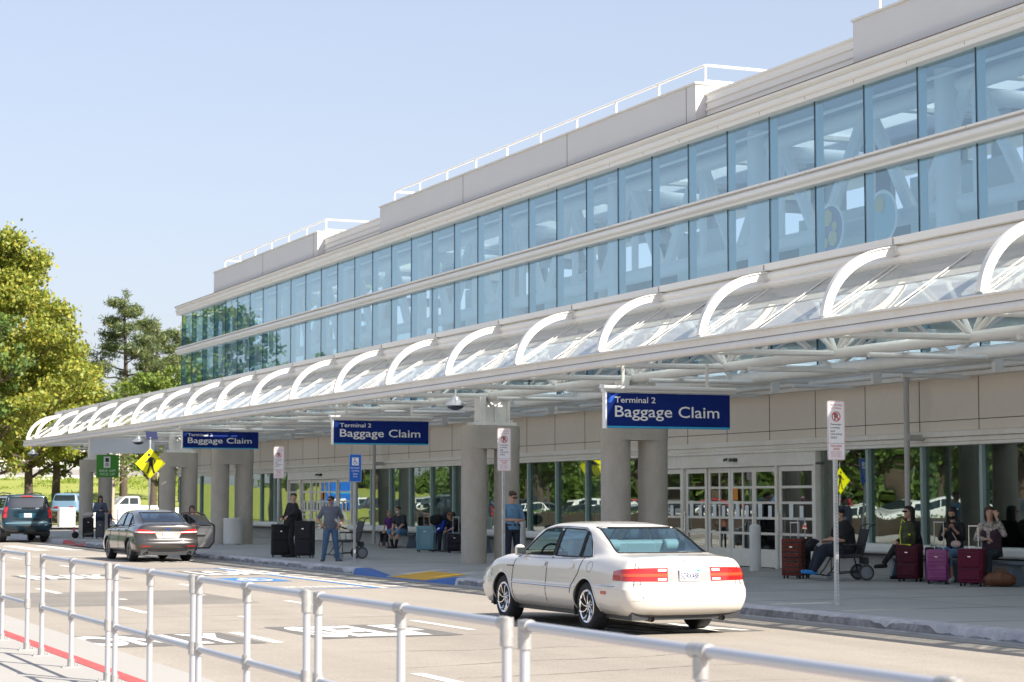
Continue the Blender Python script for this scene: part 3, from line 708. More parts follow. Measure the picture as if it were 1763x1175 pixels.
# pedestrian crossing sign
r = empty('crossing_sign', (16.2, 70.4, .15), 0, 'yellow diamond pedestrian crossing sign with a small solar panel', 'road sign')
mb = MB(); mb.tube([(0, .05, 0), (0, .05, 3.75)], .035, 8); mb.build('post', ALU, r)
def crossing_face(r, zc, s_=.52):
    p = MB(); p.prism([(s_, 0), (0, s_), (-s_, 0), (0, -s_)], (0, -.004, zc), UX, UZ, V((0, .004, 0))); p.build('sign_plate', mat('fluorescent_yellow_sheet', (.88, .84, .0), .4), r, smooth=False)
    mb = MB(); y = -.007
    def q(pts): mb.prism(pts, (0, y, zc), UX, UZ, V((0, -.001, 0)))
    for sx in (1, -1):
        for sz in (1, -1): q([(sx*s_*.94, 0), (0, sz*s_*.94), (0, sz*s_*.92), (sx*s_*.92, 0)])
    a, f = disc((-.05, y-.001, zc+.30), .055, UX, UZ, 14); mb.add(a, f)
    q([(-.07, .2), (.03, .23), (.09, .19), (.09, .0), (.02, -.06), (-.04, -.04), (-.06, .1)])
    q([(.06, .2), (.10, .21), (.17, .12), (.17, .0), (.14, -.01), (.13, .1)]); q([(-.06, .2), (-.04, .1), (-.11, .04), (-.20, .0), (-.21, .03), (-.12, .1)])
    q([(.02, .0), (.09, .0), (.12, -.18), (.18, -.34), (.10, -.34), (.05, -.17), (.0, -.05)]); q([(-.04, .0), (.03, .0), (-.02, -.17), (-.07, -.34), (-.16, -.34), (-.12, -.30), (-.07, -.15)])
    mb.build('pictogram', blkl, r, smooth=False)
crossing_face(r, 2.85)
r2 = empty('crossing_sign', (4.4, 72.0, .15), 0, 'yellow crossing sign across the road, seen reflected in the right hand windows', 'road sign')
mb = MB(); mb.tube([(0, .05, 0), (0, .05, 3.1)], .035, 8); mb.build('post', ALU, r2); crossing_face(r2, 2.35)
mb = MB(); mb.box(-.2, .2, -.02, .0, 0, .32, mtx=Matrix.Translation((.06, .02, 3.68)) @ Matrix.Rotation(R(-35), 4, 'X')); mb.build('solar_panel', mat('solar_cell', (.015, .02, .06), .2), r)

# ---------------- near railing: panels of pipe fence ----------------
galv = mat('galvanised_pipe', (.52, .53, .56), .36, .45, n=((20, .25), (3, .2)), dark=(.5, .5, .55)); fit = mat('pipe_fitting', (.50, .49, .48), .5, .6, n=(30, .4))
FX = 3.9
spans = [(24.35, 22.70, 26.0), (21.80, 20.2, 18.52), (18.22, 16.88, 15.45), (15.28, 13.94, 12.56), (12.32, 10.81, 9.3), (9.08, 7.31, 5.6)]
labs = ['farthest pipe railing section, at the left edge of the picture', 'second pipe railing section from the left', 'third pipe railing section, in front of the word painted on the road', 'fourth pipe railing section, below the dark grey sedan', 'fifth pipe railing section, beside the front wheel side of the white sedan', 'nearest pipe railing section, running out of the picture at the lower right']
def railing(y0, y1, mids, label):
    r = empty('pipe_railing', (FX, y0, .15), 0, label, 'railing', 'galvanised pipe railings along the near kerb')
    L = y1-y0; zt, zl = 1.02, .50; rr = .0245
    mb = MB(); mb.tube([(0, .0, zt), (0, L, zt)], rr, 14); mb.build('top_rail', galv, r)
    mb = MB(); mb.tube([(0, .0, zl), (0, L, zl)], rr, 14); mb.build('lower_rail', galv, r)
    for yy in [0]+[m-y0 for m in mids]+[L]:
        mb = MB(); mb.tube([(0, yy, .01), (0, yy, zt)], rr, 14); o = mb.build('post', galv, r)
        mb = MB(); e = (yy == 0 or yy == L)
        mb.tube([(0, yy, zt-.11), (0, yy, zt+(.028 if e else -.02))], .034, 12)
        dy = .07 if yy == 0 else 0; mb.tube([(0, yy-(.0 if yy == 0 else .07), zt), (0, yy+(.0 if yy == L else .07), zt)], .033, 12)
        mb.build('fitting', fit, o); mb = MB()
        mb.tube([(0, yy, zl-.05), (0, yy, zl+.05)], .034, 12); mb.tube([(0, yy-(.0 if yy == 0 else .05), zl), (0, yy+(.0 if yy == L else .05), zl)], .032, 12)
        mb.build('fitting', fit, o)
        mb = MB(); mb.box(-.09, .09, yy-.05, yy+.05, 0, .01); mb.tube([(0, yy, 0), (0, yy, .08)], .036, 12)
        for sx in (-.07, .07): mb.tube([(sx, yy, .01), (sx, yy, .03)], .008, 6)
        mb.build('foot_plate', fit, o)
railing(22.68, 27.6, [24.35, 26.0], labs[0])
for (ya, ym, yb_), l in zip(spans[1:], labs[1:]): railing(yb_, ya, [ym], l)

# ---------------- bollards, bin ----------------
for x, y, l, h in ((23.45, 41.3, 'white round bollard in front of the right hand glass doors', 1.05), (23.3, 54.5, 'white round bollard behind the officer', 1.05)):
    mb = MB(); mb.lathe([(.13, 0), (.13, h-.07), (.12, h-.03), (.08, h), (0, h+.012)], seg=24); o = mb.build('bollard', mat('white_bollard_paint', (.72, .72, .70), .5, n=(3, .2))); o.location = (x, y, .15)
    tag(o, l, 'bollard')
mb = MB(); mb.lathe([(.34, .03), (.345, .05), (.345, .88), (.36, .9), (.36, .94), (.30, .95), (.2, .93), (0, .93)], seg=32); mb.lathe([(.30, 0), (.30, .04)], seg=24)
o = mb.build('litter_bin', mat('bin_white_plastic', (.74, .73, .70), .5)); o.location = (19.72, 72.5, .15); tag(o, 'white cylindrical litter bin standing against the concrete column', 'bin')

# ---------------- benches ----------------
perf = mat('perforated_blue_grey_metal', (.10, .12, .15), .45, .3); wedge = mat('bench_leg_grey', (.20, .25, .32), .45, .4)
def bench(y0, y1, label):
    r = empty('metal_bench', (23.75, y0, .15), 0, label, 'bench', 'grey metal benches against the terminal wall')
    L = y1-y0; mb = MB(); n = 24; rows = []
    for i in range(n+1):
        t = i/n; y = L*t; e = min(t, 1-t)*L; wd = .27*math.sqrt(max(.02, 1-(max(0, .35-e)/.36)**2)); rows.append([(-wd, y, .44), (-wd*.6, y, .458), (0, y, .45), (wd*.6, y, .458), (wd, y, .44), (wd, y, .415), (-wd, y, .415), (-wd, y, .44)])
    mb.grid(rows); mb.build('seat', perf, r)
    mb = MB(); mb.box(-.06, .06, .3, L-.3, .37, .414); mb.build('beam', wedge, r)
    k = max(2, int(L/2.2)+1)
    for i in range(k):
        y = .45+(L-.9)*i/(k-1); mb = MB(); mb.prism([(-.22, 0), (.22, 0), (.10, .37), (-.10, .37)], (0, y-.05, 0), UX, UZ, UY*.1); mb.build('leg', wedge, r, bevel=.01)
bench(31.6, 36.4, 'long grey metal bench on the right with three women sitting on it')
bench(57.9, 61.9, 'grey metal bench behind the light blue suitcase')
bench(64.4, 68.1, 'grey metal bench with the couple sitting on it')
bench(26.2, 30.9, 'empty grey metal bench at the right edge of the picture')
# ---------------- vehicles ----------------
def pchip(xs, ys, x):
    xs = np.asarray(xs, float); ys = np.asarray(ys, float); h = np.diff(xs); d = np.diff(ys)/h; m = np.zeros(len(xs))
    for i in range(1, len(xs)-1):
        if d[i-1]*d[i] > 0: w1 = 2*h[i]+h[i-1]; w2 = h[i]+2*h[i-1]; m[i] = (w1+w2)/(w1/d[i-1]+w2/d[i])
    m[0] = d[0]; m[-1] = d[-1]
    x = np.clip(x, xs[0], xs[-1]); i = np.clip(np.searchsorted(xs, x)-1, 0, len(xs)-2); t = (x-xs[i])/h[i]
    return (2*t**3-3*t**2+1)*ys[i]+(t**3-2*t**2+t)*h[i]*m[i]+(-2*t**3+3*t**2)*ys[i+1]+(t**3-t**2)*h[i]*m[i+1]
def crom(P, sub):
    out = []; n = len(P)
    for i in range(n-1):
        p0 = P[i-1] if i else 2*P[0]-P[1]; p1 = P[i]; p2 = P[i+1]
        p3 = P[i+2] if i+2 < n else np.array([p1[0], -p1[1], p1[2]])
        for k in range(sub):
            t = k/sub; out.append(.5*((2*p1)+(-p0+p2)*t+(2*p0-5*p1+4*p2-p3)*t*t+(-p0+3*p1-3*p2+p3)*t**3))
    out.append(P[-1]); return out
def body_mesh(sp, nx=110, sub=5):
    X = sp['X']; xr, xf = sp['xr'], sp['xf']; L = sp['lines']; nr, nf = sp.get('n', (4, 3.2))
    st = []
    for k in range(11): st.append(('r', pi/2*(1-k/11)))
    for k in range(nx): st.append(('m', xr+(xf-xr)*k/(nx-1)))
    for k in range(1, 12): st.append(('f', pi/2*k/11))
    rows = []
    for kind, t in st:
        P = []
        for (ys, zs, er, ef, zr, zf) in L:
            if kind == 'm': P.append((t, float(pchip(X, ys, t)), float(pchip(X, zs, t))))
            else:
                x0, xe, ze, n = (xr, er, zr, nr) if kind == 'r' else (xf, ef, zf, nf)
                c_ = max(0, cos(t))**(2/n); s_ = sin(t)**(2/n); z0 = float(pchip(X, zs, x0))
                P.append((x0+(xe-x0)*s_, float(pchip(X, ys, x0))*c_, z0+(ze-z0)*s_**3))
        rows.append(crom([np.array(p) for p in P], sub))
    mb = MB(); full = []
    for r in rows:
        left = [tuple(p) for p in r]; right = [(p[0], -p[1], p[2]) for p in r[:-1]]
        full.append(left+right[::-1])
    mb.grid(full)
    return mb
def tobm(mb):
    me = bpy.data.meshes.new('tmp'); me.from_pydata(mb.v, [], mb.f); bm = bmesh.new(); bm.from_mesh(me); bpy.data.meshes.remove(me)
    bmesh.ops.remove_doubles(bm, verts=bm.verts, dist=.0008); bmesh.ops.recalc_face_normals(bm, faces=bm.faces); return bm
def inpoly(p, poly):
    s0 = None
    for i in range(len(poly)):
        a, b = poly[i], poly[(i+1) % len(poly)]; c_ = (b[0]-a[0])*(p[1]-a[1])-(b[1]-a[1])*(p[0]-a[0])
        if abs(c_) < 1e-9: continue
        if s0 is None: s0 = c_ > 0
        elif s0 != (c_ > 0): return False
    return True
def cut(bm, poly, plane, cond):
    """cut convex polygon (plane 'xz' or 'yz') into faces meeting cond; returns inside faces"""
    ax = (0, 2) if plane == 'xz' else (1, 2)
    lo = [min(p[i] for p in poly)-.12 for i in (0, 1)]; hi = [max(p[i] for p in poly)+.12 for i in (0, 1)]
    def near(f): c_ = f.calc_center_median(); return cond(c_) and lo[0] < c_[ax[0]] < hi[0] and lo[1] < c_[ax[1]] < hi[1]
    for i in range(len(poly)):
        a, b = poly[i], poly[(i+1) % len(poly)]
        fs = [f for f in bm.faces if near(f)]
        no = V((-(b[1]-a[1]), 0, b[0]-a[0])) if plane == 'xz' else V((0, -(b[1]-a[1]), b[0]-a[0]))
        co = V((a[0], 0, a[1])) if plane == 'xz' else V((0, a[0], a[1]))
        es = set(e for f in fs for e in f.edges); vs = set(v for f in fs for v in f.verts)
        bmesh.ops.bisect_plane(bm, geom=list(vs)+list(es)+fs, dist=1e-5, plane_co=co, plane_no=no)
    out = []
    for f in bm.faces:
        c_ = f.calc_center_median()
        if cond(c_) and inpoly((c_[ax[0]], c_[ax[1]]), poly): out.append(f)
    return out
def split_faces(bm, faces, name, m, parent, off=0):
    idx = {}; vs = []; fs = []
    for f in faces:
        q = []
        for v in f.verts:
            if v not in idx: idx[v] = len(vs); vs.append(tuple(v.co-v.normal*off))
            q.append(idx[v])
        fs.append(q)
    mb = MB(); mb.add(vs, fs); o = mb.build(name, m, parent, ang=80)
    bmesh.ops.delete(bm, geom=faces, context='FACES'); return o
def ring_poly(cx, cz, r, n=20): return [(cx+r*cos(2*pi*i/n), cz+r*sin(2*pi*i/n)) for i in range(n)]
def make_car(sp, name, label, cat, loc, rz, group=None, detail=True):
    root = empty(name, loc, rz, label, cat, group)
    paint, gm = sp['paint'], sp['glass']
    mb = body_mesh(sp, *(sp.get('res', (110, 5)))); bm = tobm(mb); bm.normal_update()
    tree = BVHTree.FromBMesh(bm)
    def hit(o, d):
        h = tree.ray_cast(V(o), V(d).normalized()); return (h[0], h[1]) if h[0] else (None, None)
    side = lambda x, z, s: hit((x, 3*s, z), (0, -s, 0))
    rear = lambda y, z: hit((-6, y, z), (1, 0, 0))
    front = lambda y, z: hit((6, y, z), (-1, 0, 0))
    def fan(phi, z, s, cx, cy, fr=1):
        d = V((-cos(R(phi))*fr, s*sin(R(phi)), 0)); return hit(V((cx, cy*s, z))+d*5, -d)
    def patch(name_, rowsfn, nu, nv, m, par=root, off=.004):
        rows = []
        for j in range(nv+1):
            r_ = []
            for i in range(nu+1):
                p, n_ = rowsfn(i/nu, j/nv)
                if p is None: return None
                r_.append(p+n_*off*(1 if n_.dot(p-V((p.x*.8, 0, .7))) > 0 else -1))
            rows.append(r_)
        k = MB(); k.grid(rows); return k.build(name_, m, par, ang=80)
    # windows
    for s in (1, -1):
        for poly in sp['side_windows']:
            fs = cut(bm, poly, 'xz', lambda c_: c_.y*s > .3)
            if fs: bm.normal_update(); split_faces(bm, fs, 'side_window', gm, root, .006) if poly is not sp.get('open_window') or s < 0 else bmesh.ops.delete(bm, geom=fs, context='FACES')
    for poly, sg, nm in ((sp['backlight'], -1, 'rear_window'), (sp['windshield'], 1, 'windscreen')):
        xl = sp['blx'] if sg < 0 else sp['wsx']
        fs = cut(bm, poly, 'yz', lambda c_: (c_.x*sg > xl*sg) and abs(c_.x) < 9)
        if fs: bm.normal_update(); split_faces(bm, fs, nm, gm, root, .006)
    # wheel arches
    for ax_ in sp['axles']:
        fs = cut(bm, ring_poly(ax_, sp['rw'], sp['ra']), 'xz', lambda c_: abs(c_.y) > .35 and c_.z < 1.0)
        bmesh.ops.delete(bm, geom=fs, context='FACES')
    me = bpy.data.meshes.new('body'); 
    for f in bm.faces: f.smooth = True
    bm.to_mesh(me); bm.free(); me.materials.append(paint); me.set_sharp_from_angle(angle=R(42))
    bo = bpy.data.objects.new('body', me); C.objects.link(bo); bo.parent = root
    so_ = bo.modifiers.new('thickness', 'SOLIDIFY'); so_.thickness = .012; so_.offset = -1
    # window surrounds
    for s in (1, -1):
        for poly in sp['side_windows']:
            pts = []
            for i in range(len(poly)):
                a, b = poly[i], poly[(i+1) % len(poly)]; n_ = max(2, int(math.hypot(b[0]-a[0], b[1]-a[1])/.08))
                for k in range(n_):
                    t = k/n_; p, q = side(a[0]+(b[0]-a[0])*t, a[1]+(b[1]-a[1])*t, s)
                    if p: pts.append(p+V((0, s*.001, 0)))
            if len(pts) > 4: k = MB(); k.tube(pts, .0095, 6, closed=True); k.build('window_seal', sp.get('trim', BLK), root)
        rl = sp.get('roofline')
        if rl:
            pts = [side(x, z, s)[0] for x, z in rl]; pts = [p+V((0, s*.004, 0)) for p in pts if p]
            k = MB(); k.tube(pts, .010, 6); k.build('window_trim', sp['roofm'], root)
        for x, z0, z1 in sp['pillars']:
            patch('door_pillar', lambda u, v: side(x[0]+(x[1]-x[0])*v+(-.045+.09*u), z0+(z1-z0)*v, s), 2, 6, BLK, off=.003)
    def seam(pts, r=.007, m=BLK, nm='panel_gap', fn=None, par=root):
        q = [p[0] for p in pts if p[0]]
        if len(q) > 2: k = MB(); k.tube(q, r, 5); k.build(nm, m, par)
    for poly, fn, nm in ((sp['backlight'], rear, 'rear_window_seal'), (sp['windshield'], front, 'windscreen_seal')):
        pts = []
        for i in range(len(poly)):
            a, b = poly[i], poly[(i+1) % len(poly)]
            for k in range(10):
                t = k/10; p, q = fn(a[0]+(b[0]-a[0])*t, a[1]+(b[1]-a[1])*t)
                if p: pts.append(p)
        k = MB(); k.tube(pts, .012, 6, closed=True); k.build(nm, BLK, root)
    for s in (1, -1):
        for ln in sp['seams']:
            pts = []
            for i in range(len(ln)-1):
                for k in range(8): t = k/8; pts.append(side(ln[i][0]+(ln[i+1][0]-ln[i][0])*t, ln[i][1]+(ln[i+1][1]-ln[i][1])*t, s))
            pts.append(side(*ln[-1], s)); seam(pts)
    # arches, liners, wheels
    W2 = sp['hw']
    for ax_ in sp['axles']:
        for s in (1, -1):
            n_ = 20; pts = []
            for i in range(n_+1):
                a = R(-18+216*i/n_); p, q = side(ax_+sp['ra']*1.012*cos(a), sp['rw']+sp['ra']*1.012*sin(a), s)
                if p: pts.append(p)
            k = MB(); k.tube(pts, .012, 6); k.build('arch_lip', sp.get('lip', paint), root)
            rows = []
            for i in range(n_+1):
                a = R(-20+220*i/n_); c_ = (ax_+sp['ra']*cos(a), sp['rw']+sp['ra']*sin(a)); rows.append([(c_[0], s*(W2-.025), c_[1]), (c_[0], s*(W2-.42), c_[1])])
            k = MB(); k.grid(rows); k.build('wheel_liner', DRK, root)
            wheel(sp, ax_, s*(W2-.035-sp['tw']/2), s, root)
    # underbody, interior
    x0, x1 = sp['xr']-.2, sp['xf']+.1
    mb = MB(); a1, a2 = sp['axles']; rr_ = sp['ra']
    gz = sp['ground']
    for p, q, yy in ((x0, a1-rr_, W2-.14), (a1-rr_, a1+rr_, W2-.42), (a1+rr_, a2-rr_, W2-.12), (a2-rr_, a2+rr_, W2-.42), (a2+rr_, x1, W2-.2)): mb.box(p, q, -yy, yy, gz, gz+.16)
    for ex in sp['axles']: mb.tube([(ex, -W2+.15, sp['rw']), (ex, W2-.15, sp['rw'])], .06, 8)
    mb.build('underbody', DRK, root)
    if not detail: return root
    im = sp['interior']
    mb = MB(); bz = sp['beltz']
    mb.box(sp['cab'][0], sp['cab'][1], -W2+.16, W2-.16, .35, .40)
    for (sx, w2) in ((sp['cab'][0]+.45, 3), (sp['cab'][0]+1.4, 2)):
        for sy in (((-.36, .36) if w2 == 2 else (-.45, .45, 0))):
            mb.box(sx, sx+.5, sy-.24, sy+.24, .45, .62); 
            mb.box(-.06, .08, -.24, .24, 0, .62, mtx=Matrix.Translation((sx, sy, .6)) @ Matrix.Rotation(R(-14), 4, 'Y'))
            if sy or w2 == 2: mb.tube([(sx-.20, sy-.11, bz+.14+.03), (sx-.20, sy+.11, bz+.17)], .085, 10)
    mb.box(sp['cab'][1]-.3, sp['cab'][1]+.3, -W2+.18, W2-.18, bz-.2, bz-.05)
    mb.build('seats', im, root, bevel=.03)
    B('parcel_shelf', M((.13, .14, .13), .8), (sp['blx0'], sp['cab'][0]+.35, -W2+.22, W2-.22, bz-.05, bz-.02), root)
    k = MB(); k.tube([V((sp['cab'][1]-.5, .38, bz-.03))+V((.05*sin(t), .19*cos(t), .18*sin(t))) for t in np.linspace(0, 2*pi, 18)[:-1]], .016, 6, closed=True); k.build('steering_wheel', BLK, root)
    # mirrors
    for s in (1, -1):
        mx_, mz_ = sp['mirror']; p, q = side(mx_, mz_-.04, s)
        yb_ = abs(p.y) if p else W2-.1
        mm = empty_part = None
        k = MB(); rows = []
        for i in range(9):
            t = i/8; c_ = V((mx_+.02-.02*t, s*(yb_+.03+.17*t), mz_+.01*sin(pi*t))); r_ = .075*(1-(2*t-1)**4)**.5+.008
            rows.append([c_+V((.065*cos(a)*r_/.08, 0, r_*sin(a)*.95)) for a in np.linspace(0, 2*pi, 13)])
        k.grid(rows); k.tube([(mx_, s*(yb_-.04), mz_-.05), (mx_, s*(yb_+.06), mz_-.02)], .03, 6); o = k.build('wing_mirror', sp.get('mirrorm', paint), root)
        k = MB(); k.box(mx_-.068, mx_-.063, s*(yb_+.05) if s > 0 else -(yb_+.19), s*(yb_+.19) if s > 0 else -(yb_+.05), mz_-.05, mz_+.05); k.build('mirror_glass', CHR, o, smooth=False)
    for s in (1, -1):
        for hx, hz in sp['handles']:
            patch('door_handle', lambda u, v: side(hx-.09+.18*u, hz-.03+.06*v, s), 4, 2, sp.get('handlem', paint), off=.018)
            patch('handle_recess', lambda u, v: side(hx-.05+.10*u, hz-.028+.05*v, s), 2, 2, DRK, off=.012)
    sp['extra'](root, side, rear, front, fan, patch, seam)
    return root
tyrem = mat('tyre_rubber', (.018, .018, .019), .85, n=(60, .4), dark=(.05, .05, .05)); 
def wheel(sp, x, y, s, root):
    r, tw, rim = sp['rw'], sp['tw'], sp['rim']
    w_ = bpy.data.objects.new('wheel', None); w_.empty_display_size = .1; C.objects.link(w_); w_.parent = root; w_.location = (x, y, r)
    h = tw/2
    k = MB(); k.lathe([(rim-.01, -h+.02), (rim+.01, -h+.005), ((r+rim)/2, -h-.003), (r-.025, -h+.01), (r-.004, -h+.035), (r, -h+.06), (r, h-.06), (r-.004, h-.035), (r-.025, h-.01), ((r+rim)/2, h+.003), (rim+.01, h-.005), (rim-.01, h-.02)], ax='y', seg=40)
    for dy in (-.05, 0, .05):
        pass
    k.build('tyre', tyrem, w_)
    k = MB(); o = s*h
    k.lathe([(rim+.004, o*.93), (rim-.006, o*1.0), (rim-.03, o*.93), (rim-.035, o*.3), (rim-.03, -o*.9)], ax='y', seg=40)
    k.lathe([(0, o*.72), (.035, o*.72), (.045, o*.6), (.06, o*.5)], ax='y', seg=16)
    ns = sp.get('spokes', 8)
    for i in range(ns):
        a = 2*pi*i/ns; tws = sp.get('twist', .35)
        for dd in sp.get('twin', (0,)):
            pts = []
            for t in np.linspace(0, 1, 6):
                q = a+dd*t+tws*t*t*s; rr = .03+(rim-.055)*t; pts.append((rr*cos(q), o*(.62+.28*t), rr*sin(q)))
            k.tube(pts, [.028, .024, .02, .02, .024, .032] if len(sp.get('twin', (0,))) == 1 else .013, 6, flat=.6)
    k.build('rim', sp.get('rimm', CHR), w_)
    k = MB(); k.lathe([(0, o*.1), (rim-.04, o*.1)], ax='y', seg=24); k.lathe([(.0, o*.25), (rim*.6, o*.25)], ax='y', seg=20); k.build('brake_disc', M((.07, .07, .075), .6), w_)
lred = mat('tail_light_red', (.42, .010, .010), .12, coat=1); lor = mat('tail_light_orange', (.62, .07, .02), .15, coat=1); lcl = mat('reverse_light_clear', (.75, .72, .68), .15, coat=1)
platem = mat('plate_white', (.72, .74, .76), .4); plateb = mat('plate_navy', (.02, .03, .12), .5)
def plate(root, rear, zc, txt, yc=0, tealtag=True, slant=0):
    p, n_ = rear(yc, zc); x = p.x-.022
    o = B('number_plate', platem, (x, x+.006, yc-.155, yc+.155, zc-.077, zc+.077), root, bevel=.003)
    k = MB(); 
    if txt: text_mb(txt, .262, .082, (x-.002, yc+.131, zc-.052), -UY, UZ, k, bold=.0)
    k.box(x-.002, x-.001, yc-.15, yc-.145, zc-.07, zc+.07); k.box(x-.002, x-.001, yc+.145, yc+.15, zc-.07, zc+.07); k.build('plate_lettering', plateb, o, smooth=False)
    k = MB(); k.box(x-.003, x-.001, yc-.14, yc-.10, zc+.045, zc+.07); k.build('plate_tag', M((.0, .45, .4), .5), o, smooth=False)
def carpaint(nm, c, metal=0, rough=.35): return mat(nm, c, rough, metal, coat=1)
cgl = glass('car_glass_blue', (.40, .58, .68), refl=.05, gl=(.85, .95, 1))
# ---- white sedan ----
Xs = [-2.45, -2.1, -1.95, -1.55, -1.15, -.5, .2, .62, 1.0, 1.42, 1.9, 2.25]
def ln(y, z, er, ef, zr=None, zf=None):
    y = [y]*12 if not isinstance(y, list) else y; z = [z]*12 if not isinstance(z, list) else z
    return (y, z, er, ef, z[0] if zr is None else zr, z[-1] if zf is None else zf)
def white_extra(root, side, rear, front, fan, patch, seam):
    for s in (1, -1):
        # tail lamps wrap from plate recess round the corner
        def tl(f0, f1, z0, z1, m, nm, off=.006, ny=12):
            patch(nm, lambda u, v: fan(f0+(f1-f0)*u, z0+(z1-z0)*v, s, -2.0, .10), ny, 5, m, off=off)
        def tp(f0, f1, zl, zh, m, nm, off, n_=10):
            patch(nm, lambda u, v: fan(f0+(f1-f0)*u, (zl(u) if callable(zl) else zl)*(1-v)+(zh(u) if callable(zh) else zh)*v, s, -2.0, .10), n_, 4, m, off=off)
        tp(17, 70, lambda u: .700+.012*u, lambda u: .880-.055*u**3, lred, 'tail_light', .007, 14)
        tp(17, 58, .765, .805, lor, 'tail_light_band', .010)
        tp(18.5, 27, .83, .862, lcl, 'reverse_light', .011, 4); tp(18.5, 27, .715, .745, lcl, 'reverse_light', .011, 4)
        seam([fan(46+2*t*0, .64+.34*t, s, -2.0, .10) for t in np.linspace(0, 1, 10)], .006)
        patch('side_marker', lambda u, v: side(-1.98-.15*u, .52+.045*v, s), 3, 2, lred, off=.005)
        seam([fan(f, .635, s, -2.0, .1) for f in np.linspace(66, 90, 6)]+[side(x, .632, s) for x in np.linspace(-2.0, -1.80, 5)], .008, CHR, 'chrome_strip')
        seam([side(x, .57, s) for x in np.linspace(-1.08, 1.06, 30)], .010, CHR, 'chrome_strip')
        patch('headlight', lambda u, v: fan(20+55*u, .62+.12*v, s, 1.7, .25, -1), 8, 3, lcl, off=.006)
        patch('side_marker', lambda u, v: side(2.26+.1*u, .50+.05*v, s), 2, 2, lor, off=.005)
        for i in range(3): patch('fender_vent', lambda u, v: side(1.26-.085*i-.05*u, .80+.018*v, s), 2, 1, BLK, off=.004)
        for yy in (.28, .68): 
            p, n_ = rear(yy*s, .51); k = MB(); k.lathe([(.014, 0), (.014, -.008), (0, -.010)], (p.x, p.y, p.z), 'x', 12); k.build('parking_sensor', M((.6, .58, .54), .4), root)
        k = MB(); k.tube([(-2.45, s*.52, .22), (-2.66, s*.52, .215)], .036, 12, caps=False); k.tube([(-2.3, s*.5, .22), (-1.9, s*.3, .22)], .03, 8); k.build('exhaust_pipe', M((.25, .2, .16), .35, metal=.8), root)
    # rear panel
    patch('plate_recess', lambda u, v: rear(-.345+.69*u, .690+.195*v), 10, 4, M((.33, .30, .31), .4), off=.004)
    patch('chrome_strip', lambda u, v: rear(-.36+.72*u, .886+.012*v), 10, 1, CHR, off=.010)
    seam([rear(y, .665) for y in np.linspace(-.80, .80, 30)], .005)
    seam([rear(y, .628) for y in np.linspace(-.82, .82, 30)], .007, CHR, 'chrome_strip')
    plate(root, rear, .785, '5DRK488')
    p, n_ = rear(0, .955); k = MB()
    for r_ in (.043,): a, f = disc((p.x-.012, 0, .955), .043, UY, UZ, 20, r0=.033); k.add(a, f)
    for dy in (-.022, 0, .022): k.box(p.x-.014, p.x-.008, dy-.007, dy+.007, .955-.022+dy*.4, .955+.022+dy*.4)
    k.build('badge', CHR, root, smooth=False)
    k = MB()
    for i, ch in enumerate('BUICK'): text_mb(ch, .038, .026, (rear(.25-.12*i, .575)[0].x-.004, .27-.12*i, .562), -UY, UZ, k)
    k.build('bumper_lettering', M((.66, .63, .60), .4), root, smooth=False)
    k = MB(); text_mb('ULTRA', .14, .018, (-2.05, side(-1.95, .70, 1)[0].y+.004, .695), -UX*-1, UZ, k); 
    seam([rear(y, .46) for y in np.linspace(-.86, .86, 30)], .004, M((.42, .4, .37), .5), 'bumper_crease'); seam([rear(y, .995) for y in np.linspace(-.62, .62, 24)], .004, M((.40, .38, .34), .5), 'boot_edge')
    for s in (1, -1): seam([rear(s*.70, z) for z in np.linspace(.67, .90, 8)], .006)
    seam([side(-1.56+.085*cos(t), .865+.07*sin(t), 1) for t in np.linspace(0, 2*pi, 22)], .003)
    for s in (1, -1):
        seam([side(-2.0+.0*t, .985-.0*t, s) for t in (0, 1)], .004)
    # high brake light and shelf
    B('brake_light', lred, (-1.80, -1.74, -.16, .16, 1.0, 1.03), root)
